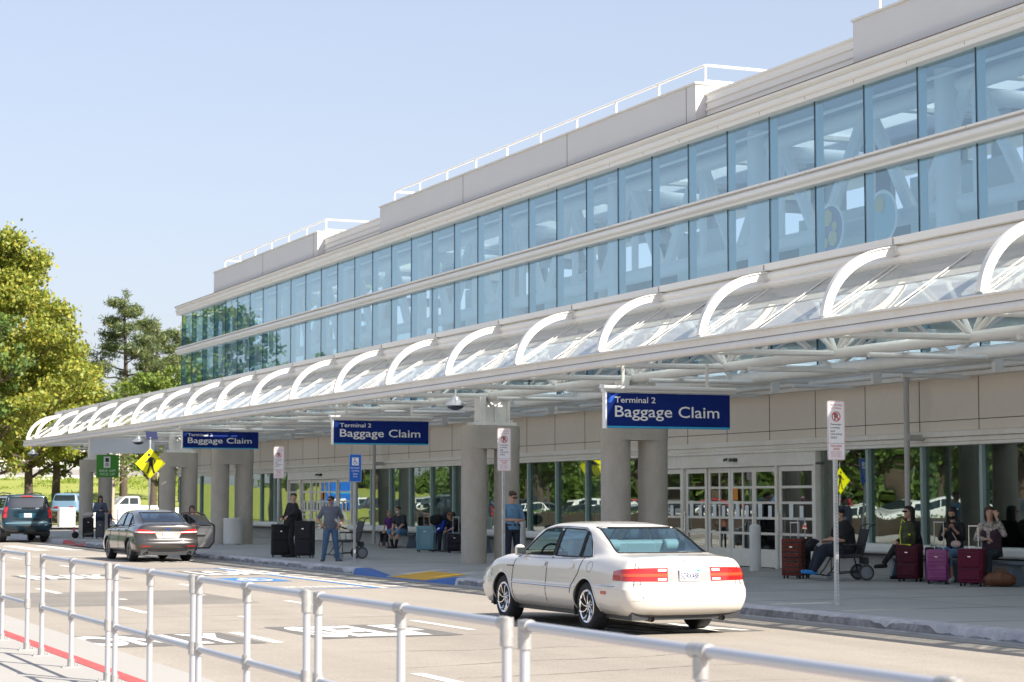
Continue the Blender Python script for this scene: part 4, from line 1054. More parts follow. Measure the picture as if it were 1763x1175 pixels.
white_spec = dict(X=Xs, xr=-2.42, xf=2.22, n=(3.6, 2.8), paint=carpaint('cream_white_car_paint', (.66, .625, .57)), glass=cgl, hw=.935, rw=.335, rim=.225, ra=.375, tw=.225, axles=(-1.445, 1.445), ground=.20, beltz=.97,
    lines=[ln([.80]*12, .25, -2.60, 2.38), ln([.87, .89]+[.89]*8+[.87, .84], .33, -2.74, 2.50), ln([.915, .93]+[.935]*8+[.92, .88], .46, -2.795, 2.53),
           ln([.92, .935]+[.94]*8+[.92, .87], .585, -2.785, 2.52), ln([.915, .93]+[.932]*8+[.915, .86], [.625]*12, -2.745, 2.50), ln([.90, .92]+[.925]*8+[.90, .84], .70, -2.715, 2.45),
           ln([.875, .90]+[.91]*8+[.88, .80], [.84]*10+[.80, .75], -2.70, 2.38), 
           ln([.79, .83, .84, .86, .87, .87, .87, .87, .87, .86, .82, .72], [.965, .975, .975, .96, .95, .94, .93, .93, .92, .92, .88, .80], -2.665, 2.30, .93),
           ln([.70, .74, .76, .78, .795, .80, .80, .80, .79, .78, .70, .55], [1.0, 1.02, 1.03, 1.02, 1.0, .985, .975, .97, .97, .965, .915, .83], -2.63, 2.25, .95),
           ln([.62, .67, .69, .70, .70, .705, .705, .70, .69, .66, .55, .42], [1.01, 1.03, 1.05, 1.16, 1.25, 1.25, 1.24, 1.20, 1.09, .985, .93, .85], -2.62, 2.23, .955),
           ln([.55, .60, .63, .61, .60, .61, .61, .60, .59, .56, .45, .3], [1.015, 1.035, 1.06, 1.235, 1.372, 1.40, 1.395, 1.34, 1.17, .995, .94, .86], -2.61, 2.22, .96),
           ln([.3, .32, .33, .33, .33, .34, .34, .33, .32, .3, .25, .2], [1.02, 1.045, 1.075, 1.27, 1.42, 1.452, 1.445, 1.385, 1.20, 1.01, .955, .87], -2.60, 2.21, .965),
           ln(0, [1.022, 1.048, 1.08, 1.28, 1.43, 1.462, 1.455, 1.395, 1.21, 1.015, .96, .875], -2.60, 2.21, .967)],
    side_windows=[[(-.12, .985), (.98, .985), (.90, 1.09), (.42, 1.325), (.1, 1.365), (-.16, 1.368)], [(-1.02, .985), (-.21, .985), (-.25, 1.368), (-.9, 1.355), (-1.02, 1.33)], [(-1.42, 1.0), (-1.07, .985), (-1.07, 1.33), (-1.22, 1.25)]],
    backlight=[(-.66, 1.055), (.66, 1.055), (.575, 1.385), (-.575, 1.385)], windshield=[(-.66, 1.03), (.66, 1.03), (.56, 1.36), (-.56, 1.36)], blx=-.95, wsx=.35, blx0=-1.9,
    pillars=[((-.16, -.20), .985, 1.37), ((-1.045, -1.045), .985, 1.33)], seams=[[(1.02, .30), (1.05, .7), (.98, .97)], [(-.16, .28), (-.17, .97)], [(-1.30, .97), (-1.22, .78), (-1.02, .60), (-.98, .5)]],
    mirror=(.82, 1.03), handles=[(.02-.05, .865), (-.98, .865)], cab=(-1.55, 1.3), interior=mat('cream_leather', (.62, .60, .50), .6), trim=BLK, roofline=[(1.0, 1.04), (.86, 1.14), (.40, 1.345), (.1, 1.385), (-.3, 1.39), (-.92, 1.375), (-1.15, 1.31), (-1.32, 1.18), (-1.47, 1.0)], roofm=M((.25, .27, .32), .3, metal=.5),
    spokes=8, twist=.45, extra=white_extra)
white_spec['open_window'] = white_spec['side_windows'][0]
make_car(white_spec, 'white_sedan', 'cream white sedan with an open driver window, nearest car in the road', 'car', (12.69, 26.80, 0), R(90))
# ---- dark grey sedan ----
gp = carpaint('grey_metallic_paint', (.085, .078, .075), .7, .28)
def grey_extra(root, side, rear, front, fan, patch, seam):
    for s in (1, -1):
        def tp(f0, f1, zl, zh, m, nm, off, n_=10): patch(nm, lambda u, v: fan(f0+(f1-f0)*u, zl(u)*(1-v)+zh(u)*v, s, -1.9, .10), n_, 3, m, off=off)
        tp(24, 76, lambda u: .80+.03*u, lambda u: .85+.10*sin(min(1, u*1.3)*pi*.5)-.05*u*u, lred, 'tail_light', .008, 14)
        tp(25, 70, lambda u: .825+.012*u, lambda u: .855+.01*u, lcl, 'tail_light_band', .011)
        patch('rear_reflector', lambda u, v: fan(34+16*u, .44+.025*v, s, -1.9, .1), 4, 1, lred, off=.006)
        k = MB(); k.tube([(-2.3, s*.62, .27), (-2.52, s*.62, .27)], .05, 14, caps=False); k.build('exhaust_pipe', CHR, root)
    patch('chrome_strip', lambda u, v: rear(-.40+.8*u, .865+.02*v), 10, 1, CHR, off=.010)
    patch('plate_recess', lambda u, v: rear((-.40+.8*u)*(1-.25*(1-v)), .67+.19*v), 10, 4, M((.5, .48, .46), .4, metal=.5), off=.005)
    seam([rear(y, .60) for y in np.linspace(-.58, .58, 20)], .006); seam([rear(-.58-.06*t, .60+.2*t) for t in np.linspace(0, 1, 6)], .006); seam([rear(.58+.06*t, .60+.2*t) for t in np.linspace(0, 1, 6)], .006)
    plate(root, rear, .765, '8XHJ130')
    patch('bumper_insert', lambda u, v: rear(-.6+1.2*u, .30+.09*v), 10, 3, DRK, off=.005)
    k = MB(); a, f = disc((rear(0, .935)[0].x-.012, 0, .935), .06, UY, UZ*.45, 20); k.add(a, f); k.build('badge', M((.02, .06, .25), .2), root, smooth=False)
    k = MB(); k.tube([(-.85, 0, 1.45), (-1.0, 0, 1.62)], .005, 5); k.build('aerial', BLK, root)
gs = dict(white_spec); gs.update(xr=-2.25, xf=2.2, n=(3, 2.6), paint=gp, hw=.925, rw=.335, rim=.24, ra=.375, tw=.235, axles=(-1.425, 1.425), interior=M((.05, .05, .055), .7), glass=glass('car_glass_dark', (.16, .22, .3), refl=.12, gl=(.85, .93, 1)),
    lines=[ln([.78]*12, .23, -2.36, 2.38), ln([.85, .88]+[.89]*8+[.87, .84], .32, -2.47, 2.50), ln([.89, .92]+[.925]*8+[.90, .86], .46, -2.55, 2.53),
           ln([.89, .92]+[.93]*8+[.91, .85], .56, -2.545, 2.52), ln([.87, .91]+[.92]*8+[.90, .84], [.625]*12, -2.49, 2.50), ln([.86, .90]+[.90]*8+[.88, .82], .72, -2.47, 2.45),
           ln([.84, .885]+[.90]*8+[.87, .79], [.86]*10+[.80, .75], -2.47, 2.38), 
           ln([.76, .80, .82, .85, .86, .86, .86, .86, .86, .85, .81, .72], [1.0, 1.0, 1.0, .985, .96, .945, .93, .93, .92, .91, .87, .80], -2.46, 2.30, .965),
           ln([.68, .72, .74, .76, .78, .79, .79, .79, .78, .77, .69, .55], [1.04, 1.05, 1.055, 1.05, 1.02, 1.0, .985, .975, .97, .955, .905, .83], -2.45, 2.25, 1.01),
           ln([.60, .63, .65, .68, .70, .70, .70, .695, .685, .65, .55, .42], [1.05, 1.075, 1.11, 1.20, 1.25, 1.26, 1.24, 1.19, 1.08, .975, .92, .85], -2.44, 2.23, 1.02),
           ln([.52, .54, .56, .575, .59, .60, .60, .59, .57, .55, .45, .3], [1.055, 1.10, 1.15, 1.285, 1.37, 1.415, 1.41, 1.34, 1.16, .985, .93, .86], -2.44, 2.22, 1.025),
           ln([.3, .32, .33, .33, .33, .34, .34, .33, .32, .3, .25, .2], [1.06, 1.11, 1.165, 1.32, 1.42, 1.47, 1.46, 1.385, 1.19, 1.0, .94, .87], -2.43, 2.21, 1.03),
           ln(0, [1.062, 1.115, 1.17, 1.33, 1.43, 1.48, 1.47, 1.395, 1.2, 1.005, .945, .875], -2.43, 2.21, 1.033)],
    side_windows=[[(-.10, 1.0), (1.02, .99), (.9, 1.1), (.42, 1.33), (.1, 1.38), (-.14, 1.385)], [(-.95, 1.02), (-.19, 1.0), (-.23, 1.385), (-.80, 1.36), (-.95, 1.31)], [(-1.42, 1.08), (-1.0, 1.03), (-1.0, 1.31), (-1.2, 1.22)]],
    backlight=[(-.60, 1.13), (.60, 1.13), (.54, 1.395), (-.54, 1.395)], windshield=[(-.64, 1.02), (.64, 1.02), (.54, 1.36), (-.54, 1.36)], blx0=-1.9,
    roofline=[(1.05, 1.03), (.88, 1.13), (.40, 1.35), (.1, 1.40), (-.3, 1.405), (-.82, 1.38), (-1.05, 1.32), (-1.3, 1.2), (-1.48, 1.08)], roofm=CHR, mirror=(.80, 1.04), handles=[(0, .88), (-.95, .90)],
    spokes=10, twist=.0, twin=(-.10, .10), rimm=M((.32, .32, .34), .3, metal=.9), extra=grey_extra, open_window=None)
gsed = make_car(gs, 'grey_sedan', 'dark grey metallic sedan with its right hand door standing open', 'car', (13.80, 60.1, 0), R(90))
# open rear door
def open_door(root):
    d = bpy.data.objects.new('open_door', None); d.empty_display_size = .1; C.objects.link(d); d.parent = root; d.location = (-.12, -.93, 0); d.rotation_euler = (0, 0, R(70))
    poly = [(0, .32), (-.85, .32), (-1.0, .5), (-1.02, .98), (-.85, 1.05), (-.7, 1.30), (-.45, 1.385), (0, 1.37)]
    hole = [(-.06, 1.0), (-.9, 1.02), (-.66, 1.28), (-.45, 1.34), (-.06, 1.33)]
    k = MB(); low = [(0, .32), (-.85, .32), (-1.0, .5), (-1.02, .98), (0, .98)]; k.prism(low, (0, -.04, 0), UX, UZ, UY*.09)
    k.tube([(x, .0, z) for x, z in [(-1.0, .98), (-.86, 1.10), (-.68, 1.32), (-.45, 1.385), (-.02, 1.37), (-.02, .98)]], .03, 6); k.build('door_shell', M((.018, .018, .02), .3, coat=.5), d, bevel=.015)
    k = MB(); k.prism([(p[0]*.93-.03, p[1]*.9+.07) for p in low], (0, .052, 0), UX, UZ, UY*.03); k.box(-.75, -.25, .08, .13, .72, .78); k.tube([(-.1, .08, .95), (-.95, .08, .95)], .02, 6)
    k.build('door_trim', M((.24, .235, .23), .7), d, bevel=.01)
    k = MB(); k.prism(hole, (0, .0, 0), UX, UZ, UY*.006); k.build('door_window', gs['glass'], d, smooth=False)
open_door(gsed)
# ---- teal suv ----
def suv_extra(root, side, rear, front, fan, patch, seam):
    for s in (1, -1):
        patch('tail_light', lambda u, v: fan(62.5+7*u, .95+.40*v, s, -2.0, .1), 6, 8, lred, off=.012)
        patch('tail_light_band', lambda u, v: fan(63+6*u, 1.10+.08*v, s, -2.0, .1), 4, 3, M((.25, .01, .02), .2), off=.015)
        k = MB(); k.tube([(1.0, s*.62, 1.86), (-.3, s*.64, 1.91), (-1.9, s*.60, 1.87)], .022, 8)
        for x in (1, -.4, -1.85): k.tube([(x, s*.62, 1.8), (x, s*.62, 1.87)], .018, 6)
        k.build('roof_rail', DRK, root)
    patch('plate_recess', lambda u, v: rear(-.33+.66*u, .93+.22*v), 8, 4, M((.01, .07, .11), .35, metal=.3), off=.004)
    patch('plate_hood', lambda u, v: rear(-.36+.72*u, 1.15+.06*v), 8, 2, suvp, off=.03)
    seam([rear(y, .885) for y in np.linspace(-.85, .85, 20)], .008); plate(root, rear, 1.04, '6TRP275')
    patch('bumper_step', lambda u, v: rear(-.86+1.72*u, .70+.05*v), 12, 1, M((.12, .24, .28), .35, metal=.3), off=.02)
    patch('tow_hitch', lambda u, v: rear(-.2+.4*u, .60+.06*v), 4, 1, BLK, off=.02)
    x = rear(0, 1.80)[0]
    patch('brake_light', lambda u, v: rear(-.22+.44*u, 1.745+.035*v), 5, 1, lred, off=.02)
    k = MB(); p0 = rear(.25, 1.31)[0]; p1 = rear(-.3, 1.32)[0]; k.tube([p0+V((-.03, 0, 0)), p1+V((-.03, 0, .0))], .014, 6); k.tube([rear(0, 1.28)[0], rear(0, 1.31)[0]+V((-.03, 0, 0))], .02, 6); k.build('rear_wiper', BLK, root)
    k = MB(); text_mb('SUBURBAN', .34, .03, (rear(.5, .955)[0].x-.006, .72, .94), -UY, UZ, k); k.build('badge', CHR, root, smooth=False)
suvp = carpaint('teal_metallic_paint', (.003, .024, .042), .35, .3)
XS = [-2.15, -1.95, -1.8, -1.5, -1.1, -.4, .3, .75, 1.15, 1.5, 2.0, 2.3]
suv = dict(gs); suv.update(X=XS, xr=-2.1, xf=2.25, n=(5, 3.5), paint=suvp, glass=glass('privacy_glass', (.05, .06, .08), refl=.12, gl=(.85, .92, 1)), hw=.99, rw=.39, rim=.24, ra=.46, tw=.26, axles=(-1.47, 1.47), ground=.34, beltz=1.25,
    lines=[ln(.85, .42, -2.42, 2.5), ln([.94]*12, .52, -2.52, 2.62), ln(.985, .64, -2.56, 2.65), ln(.99, .70, -2.54, 2.64), ln(.975, .76, -2.44, 2.58), ln(.98, .92, -2.41, 2.55), ln([.97]*10+[.95, .92], [1.08]*9+[1.06, 1.02, .98], -2.40, 2.5),
           ln([.94]*10+[.9, .84], [1.25]*8+[1.22, 1.17, 1.1, 1.04], -2.39, 2.4), ln([.90]*9+[.88, .78, .7], [1.33]*8+[1.26, 1.2, 1.13, 1.06], -2.37, 2.35),
           ln([.83]*8+[.82, .8, .65, .55], [1.56]*7+[1.52, 1.35, 1.23, 1.15, 1.08], -2.29, 2.3), ln([.72]*8+[.7, .68, .5, .4], [1.79]*6+[1.79, 1.72, 1.45, 1.25, 1.16, 1.09], -2.18, 2.28),
           ln([.4]*8+[.4, .4, .3, .2], [1.84]*6+[1.84, 1.77, 1.48, 1.26, 1.17, 1.1], -2.14, 2.27), ln(0, [1.85]*6+[1.85, 1.78, 1.5, 1.27, 1.18, 1.1], -2.13, 2.27)],
    side_windows=[[(.0, 1.30), (.95, 1.30), (.6, 1.66), (-.0, 1.70)], [(-.9, 1.30), (-.08, 1.30), (-.08, 1.70), (-.9, 1.70)], [(-1.95, 1.33), (-1.0, 1.30), (-1.0, 1.70), (-1.9, 1.68)]],
    backlight=[(-.80, 1.34), (.80, 1.34), (.70, 1.72), (-.70, 1.72)], windshield=[(-.7, 1.3), (.7, 1.3), (.66, 1.7), (-.66, 1.7)], blx=-2.0, wsx=.5, blx0=-2.0, roofline=None,
    pillars=[((-.04, -.04), 1.30, 1.7), ((-.95, -.95), 1.30, 1.7)], seams=[[(.95, .5), (.95, 1.28)], [(-.04, .5), (-.04, 1.28)], [(-.95, 1.28), (-.95, .9)]], mirror=(.85, 1.36), handles=[(.1, 1.12), (-.85, 1.12)], cab=(-1.9, 1.3), spokes=6, twin=(0,), lip=suvp, mirrorm=BLK, extra=suv_extra)
make_car(suv, 'teal_suv', 'dark teal suv with tinted rear glass, at the left edge of the picture', 'car', (14.72, 88.4, 0), R(90)).scale = (1.04, 1.04, 1.07)
# ---------------- people ----------------
def blob(name, prims, m, parent, vox=.011, smooth=4, label=None, mods=None):
    """one continuous surface grown from tapered capsules and ellipsoids"""
    bm = bmesh.new()
    for p in prims:
        if p[0] == 'c':
            a, b, ra, rb = V(p[1]), V(p[2]), p[3], p[4]; fl = p[5] if len(p) > 5 else None
            d = b-a; L = d.length
            if L < 1e-5: d = V((0, 0, 1)); L = 1e-5
            q = d.to_track_quat('Z', 'Y').to_matrix().to_4x4(); q.translation = a
            rows = []; n = 12
            for k in range(5): t = -pi/2+pi/2*k/4; rows.append((ra*cos(t), ra*sin(t)))
            for k in range(5): t = pi/2*k/4; rows.append((rb*cos(t), L+rb*sin(t)))
            vs = []
            for r_, h in rows:
                vs.append([bm.verts.new(q @ V((max(r_, .0005)*cos(2*pi*i/n), max(r_, .0005)*sin(2*pi*i/n), h))) for i in range(n)])
            for i in range(len(vs)-1):
                for k in range(n): bm.faces.new((vs[i][k], vs[i][(k+1) % n], vs[i+1][(k+1) % n], vs[i+1][k]))
            bm.faces.new(vs[0][::-1]); bm.faces.new(vs[-1])
        elif p[0] == 'e':
            mt = Matrix.Translation(p[1]) @ (p[3].to_4x4() if len(p) > 3 and p[3] else Matrix.Identity(4)) @ Matrix.Diagonal((*p[2], 1))
            bmesh.ops.create_icosphere(bm, subdivisions=3, radius=1, matrix=mt)
        elif p[0] == 'l':   # loft of ellipses: list of (centre, rx, ry), lateral axis
            vs = []; lat = V(p[2]).normalized(); n = 16; cs = p[1]
            for i, (c_, rx, ry) in enumerate(cs):
                c_ = V(c_); d = (V(cs[min(i+1, len(cs)-1)][0])-V(cs[max(i-1, 0)][0])).normalized(); f = d.cross(lat).normalized()
                vs.append([bm.verts.new(c_+lat*rx*cos(2*pi*k/n)+f*ry*sin(2*pi*k/n)) for k in range(n)])
            for i in range(len(vs)-1):
                for k in range(n): bm.faces.new((vs[i][k], vs[i][(k+1) % n], vs[i+1][(k+1) % n], vs[i+1][k]))
            bm.faces.new(vs[0][::-1]); bm.faces.new(vs[-1])
    bmesh.ops.recalc_face_normals(bm, faces=bm.faces)
    me = bpy.data.meshes.new('t'); bm.to_mesh(me); bm.free()
    ob = bpy.data.objects.new('t', me); S.collection.objects.link(ob)
    r = ob.modifiers.new('r', 'REMESH'); r.mode = 'VOXEL'; r.voxel_size = vox
    s_ = ob.modifiers.new('s', 'SMOOTH'); s_.factor = .5; s_.iterations = smooth
    dg = bpy.context.evaluated_depsgraph_get(); m2 = bpy.data.meshes.new_from_object(ob.evaluated_get(dg)); m2.name = name
    bpy.data.objects.remove(ob); bpy.data.meshes.remove(me)
    m2.materials.clear(); m2.materials.append(m); m2.shade_smooth()
    o = bpy.data.objects.new(name, m2); C.objects.link(o); o.parent = parent
    if label: o['label'] = label
    return o
STAND = dict(pelvis=(0, 0, .95), waist=(0, .0, 1.10), chest=(0, .0, 1.30), neck=(0, -.01, 1.47), head=(0, .015, 1.635),
    hip=(.09, 0, .93), knee=(.11, .02, .50), ankle=(.12, -.02, .085), toe=(.14, .15, .035),
    sho=(.18, -.01, 1.41), elb=(.245, -.04, 1.12), wri=(.25, .07, .87))
SIT = dict(pelvis=(0, 0, .58), waist=(0, .01, .72), chest=(0, .04, .93), neck=(0, .06, 1.10), head=(0, .10, 1.265),
    hip=(.09, .02, .55), knee=(.12, .44, .54), ankle=(.12, .46, .085), toe=(.13, .62, .035),
    sho=(.18, .05, 1.04), elb=(.23, .10, .78), wri=(.14, .32, .66))
def person(label, loc, rz, base, pose, look=(0, 0), skin=SKIN, top=None, sleeve=1.0, bottom=None, blen=1.0, shoe=None, hair=None, hairlen=0, build=1.0, fem=False, h=1.75, loose=1.0, extras=None, curl=.6, group=None, bald=False):
    J = {}
    for k, v in base.items():
        if k in ('pelvis', 'waist', 'chest', 'neck', 'head'): J[k] = V(v)
        else: J[k+'L'] = V((-v[0], v[1], v[2])); J[k+'R'] = V(v)
    for k, v in pose.items():
        if k in base and k not in ('pelvis', 'waist', 'chest', 'neck', 'head'): J[k+'L'] = V((-v[0], v[1], v[2])); J[k+'R'] = V(v)
        else: J[k] = V(v)
    root = empty('person', loc, rz, label, 'person', group); s = h/1.75; root.scale = (s, s, s)
    b = build; sk = []
    lat = (J['shoR']-J['shoL']).normalized(); hl = (J['hipR']-J['hipL']).normalized()
    def torso(o=0, z0=None, fat=1):
        P, W_, Ch, N = J['pelvis'], J['waist'], J['chest'], J['neck']
        k = .92 if fem else 1
        return ('l', [(P-(W_-P)*.55, .12*b+o, .085*b+o), (P, .158*b*(1.05 if fem else .98)+o, .112*b+o), (W_, .140*b*(k-.04 if fem else 1)+o, .105*b*fat+o), (W_.lerp(Ch, .55), .155*b*k+o, .118*b*fat+o), (Ch, .168*b*k+o, .122*b+o), (Ch.lerp(N, .45), .165*b*k+o, .100*b+o), (Ch.lerp(N, .8), .105*k+o, .075+o), (N, .06+o*.6, .058+o*.6)], lat)
    sk.append(torso())
    # head
    H = J['head']; yaw, pit = R(look[0]), R(look[1]); HM = Matrix.Rotation(yaw, 3, 'Z') @ Matrix.Rotation(pit, 3, 'X')
    hp = lambda x, y, z: H+HM @ V((x, y, z))
    sk += [('c', J['neck']-V((0, 0, .03)), H+HM @ V((0, -.02, -.06)), .056, .052), ('e', hp(0, -.008, .025), (.074, .094, .095), HM), ('e', hp(0, .022, -.045), (.058, .068, .07), HM),
           ('c', hp(0, .085, .015), hp(0, .104, -.022), .009, .014), ('e', hp(0, .088, -.052), (.026, .012, .012), HM), ('e', hp(0, .072, -.095), (.026, .022, .018), HM),
           ('e', hp(.076, -.01, -.01), (.012, .022, .033), HM), ('e', hp(-.076, -.01, -.01), (.012, .022, .033), HM), ('e', hp(0, .078, .035), (.05, .014, .014), HM)]
    hands = []
    for sd, sg in (('L', -1), ('R', 1)):
        sh, el, wr = J['sho'+sd], J['elb'+sd], J['wri'+sd]; ar = 1 if not fem else .86
        sk += [('c', sh, el, .054*b*ar, .041*b*ar), ('c', el, wr, .041*b*ar, .027*ar), ('c', J['chest'].lerp(J['neck'], .5), sh, .06*b, .055*b*ar)]
        d = (wr-el).normalized(); hd = V(pose.get('hand'+sd, d)).normalized() if ('hand'+sd) in pose else d
        pn = hd.cross(V((0, 0, 1)) if abs(hd.z) < .8 else V((0, 1, 0))).normalized()   # finger spread axis
        palm_n = hd.cross(pn).normalized()
        if palm_n.z > 0: palm_n = -palm_n
        pc = wr+hd*.045
        sk += [('c', wr, wr+hd*.075, .026*ar, .028*ar), ('c', wr+pn*.018+hd*.02, wr+pn*.026+hd*.078, .015, .013), ('c', wr-pn*.018+hd*.02, wr-pn*.026+hd*.078, .015, .013)]
        for i, (off, ln_) in enumerate(((-.030, .068), (-.010, .080), (.010, .076), (.030, .058))):
            a = wr+hd*.082+pn*off; c1 = pose.get('curl'+sd, curl)
            m1 = a+(hd*cos(c1*.7)+palm_n*sin(c1*.7))*ln_*.5; m2 = m1+(hd*cos(c1*2)+palm_n*sin(c1*2))*ln_*.5
            sk += [('c', a, m1, .0092, .0086), ('c', m1, m2, .0086, .0076)]
        t0 = wr+hd*.03-pn*.028*sg; t1 = t0+(hd*.7-pn*sg*.7+palm_n*.3)*.036; t2 = t1+(hd*.9+palm_n*.4)*.03
        sk += [('c', t0, t1, .0125, .0105), ('c', t1, t2, .0105, .0085)]
        hi, kn, an, to = J['hip'+sd], J['knee'+sd], J['ankle'+sd], J['toe'+sd]
        sk += [('c', hi, kn, .085*b, .056*b), ('c', kn, kn.lerp(an, .35), .054*b, .054*b), ('c', kn.lerp(an, .35), an, .054*b, .034), ('c', an-V((0, 0, .02)), to, .034, .026), ('c', an-V((0, 0, .04))-(to-an)*.2, an-V((0, 0, .03)), .03, .032)]
    blob('body', sk, skin, root, .0095, 3)
    # clothing shells
    o = .013*loose
    if top:
        T_ = [torso(o+.006)]
        T_ += [('l', [(J['pelvis']-(J['waist']-J['pelvis'])*.3, .165*b*(1.04 if fem else 1)+o, .118*b+o+.006), (J['waist'], .152*b*(.95 if fem else 1.02)+o, .122*b+o), (J['chest'], .165*b+o, .12*b+o)], lat)]
        for sd in 'LR':
            sh, el, wr = J['sho'+sd], J['elb'+sd], J['wri'+sd]; ar = 1 if not fem else .88
            T_ += [('c', J['chest'].lerp(J['neck'], .5), sh, .066*b+o*.5, .060*b*ar+o*.6)]
            if sleeve > 0:
                e1 = sh.lerp(el, min(1, sleeve*2)); T_.append(('c', sh, e1, .058*b*ar+o*.7, .048*b*ar+o))
                if sleeve > .5: T_.append(('c', el, el.lerp(wr, (sleeve-.5)*2-.06), .046*b*ar+o, .033+o*.8))
        blob('top', T_, top, root, .0115, 3)
    if bottom:
        Bt = [('l', [(J['pelvis']-(J['waist']-J['pelvis'])*.7, .13*b+o, .10*b+o), (J['pelvis'], .166*b*(1.04 if fem else 1)+o, .120*b+o), (J['pelvis'].lerp(J['waist'], .6), .15*b+o, .112*b+o)], hl)]
        for sd in 'LR':
            hi, kn, an = J['hip'+sd], J['knee'+sd], J['ankle'+sd]; e1 = hi.lerp(kn, min(1, blen*2))
            Bt.append(('c', hi, e1, .092*b+o*.6, .064*b+o*.8 if blen > .5 else .075*b+o*1.5))
            if blen > .5: Bt.append(('c', kn, kn.lerp(an, (blen-.5)*2*.97), .062*b+o*.7, .044+o*1.2 if not fem else .038+o*.8))
        blob('trousers', Bt, bottom, root, .0115, 3)
    if shoe:
        for sd in 'LR':
            an, to = J['ankle'+sd], J['toe'+sd]; f = (to-an); f.z = 0; f.normalize(); up_ = V((0, 0, 1)) if an.z-to.z < .3 else V((0, 0, 1))
            blob('shoe', [('c', an-f*.03-V((0, 0, .035)), to+f*.035+V((0, 0, .002)), .043, .036), ('c', an-f*.01, an-V((0, 0, .03)), .045, .046), ('c', an-f*.05-V((0, 0, .058)), to+f*.045-V((0, 0, .015)), .03, .024)], shoe, root, .011, 2)
    # face details
    E_ = MB()
    for sx in (-1, 1):
        c_ = hp(sx*.032, .084, .012); a, f = disc(c_+HM @ V((0, .006, 0)), .011, HM @ UX, HM @ UZ*.6, 10); E_.add(a, f, 0)
        a, f = disc(c_+HM @ V((sx*.0, .0075, 0)), .006, HM @ UX, HM @ UZ, 8); E_.add(a, f, 1)
        E_.tube([hp(sx*.018, .092, .035), hp(sx*.034, .092, .039), hp(sx*.05, .080, .034)], .004, 5, m=1)
    E_.tube([hp(-.022, .098, -.052), hp(0, .102, -.050), hp(.022, .098, -.052)], .0035, 5, m=2)
    E_.build('face_features', [M((.7, .68, .65), .4), M((.03, .02, .015), .6), M((.30, .10, .08), .6)], root)
    if hair:
        Hr = [('e', hp(0, -.022, .042), (.084, .098, .088), HM)]
        if not bald: Hr += [('e', hp(0, .03, .085), (.066, .055, .036), HM)]
        if hairlen:
            L_ = hairlen
            for sx in (-1, 0, 1): Hr.append(('c', hp(sx*.05, -.055, .03), hp(sx*.06, -.05, .03)+V((0, -.02, -L_)), .05, .032))
            Hr += [('c', hp(-.075, -.01, .05), hp(-.082, .0, .05)+V((0, 0, -min(L_, .22))), .028, .02), ('c', hp(.075, -.01, .05), hp(.082, .0, .05)+V((0, 0, -min(L_, .22))), .028, .02)]
        rn = random.Random(int(abs(loc[1])*10))
        for _ in range(14): a = rn.uniform(0, 2*pi); Hr.append(('e', hp(.07*cos(a), -.02+.075*sin(a), .07+rn.uniform(-.01, .03)), (.022, .024, .02), None))
        blob('hair', Hr, hair, root, .011, 2)
    if extras: extras(root, J, hp, HM)
    return root
fab = lambda nm, c, **k: mat(nm, c, .9, n=((12, .45), (70, .25)), bump=(55, .5), **k)
hblk = mat('black_hair', (.012, .010, .010), .5, bump=(80, .6)); hbrn = mat('dark_brown_hair', (.045, .022, .015), .5, bump=(80, .6)); hblo = mat('dark_blond_hair', (.30, .17, .07), .55, bump=(80, .6)); hgry = mat('grey_blond_hair', (.30, .25, .2), .6, bump=(80, .6)); hred = mat('auburn_hair', (.16, .065, .025), .5, bump=(80, .6))
cblk = fab('black_cloth', (.016, .017, .02)); cnvy = fab('navy_cloth', (.02, .028, .05)); jean = fab('blue_denim', (.075, .15, .27)); sjean = fab('light_denim', (.13, .28, .46)); dje = fab('dark_denim', (.03, .045, .08))
def mask_on(col):
    def f(root, J, hp, HM): blob('face_mask', [('e', hp(0, .055, -.055), (.062, .058, .045), HM)], M(col, .8), root, .01, 1)
    return f
def shades(root, J, hp, HM):
    k = MB()
    for sx in (-1, 1): k.box(-.027, .027, -.004, .004, -.016, .014, mtx=Matrix.Translation(hp(sx*.032, .104, .012)) @ HM.to_4x4()); k.tube([hp(sx*.058, .1, .018), hp(sx*.08, .0, .012)], .003, 5)
    k.build('sunglasses', M((.01, .01, .012), .1), root)
def combo(*fs):
    def f(*a):
        for g in fs: g(*a)
    return f
def phone(sd, col=(.02, .02, .03)):
    def f(root, J, hp, HM):
        p = J['wri'+sd]+(J['wri'+sd]-J['elb'+sd]).normalized()*.10
        e = empty('phone', (0, 0, 0)); bpy.data.objects.remove(e)
        o = B('mobile_phone', M(col, .2), (-.037, .037, -.005, .005, -.075, .075), None, .003); o.matrix_world = root_m(root) @ (Matrix.Translation(p+V((0, .02, .03))) @ Matrix.Rotation(R(-55), 4, 'X'))
        tag(o, {'L': 'dark mobile phone in the hand of the woman wearing the black mask', 'R': 'dark mobile phone held by the woman in the grey hoodie'}[sd], 'phone')
    return f
def root_m(root): return Matrix.Translation(root.location) @ Matrix.Rotation(root.rotation_euler.z, 4, 'Z') @ Matrix.Diagonal((*root.scale, 1))
CAM = lambda x, y: math.atan2(y, x)+pi/2   # heading that faces the camera from (x, y)
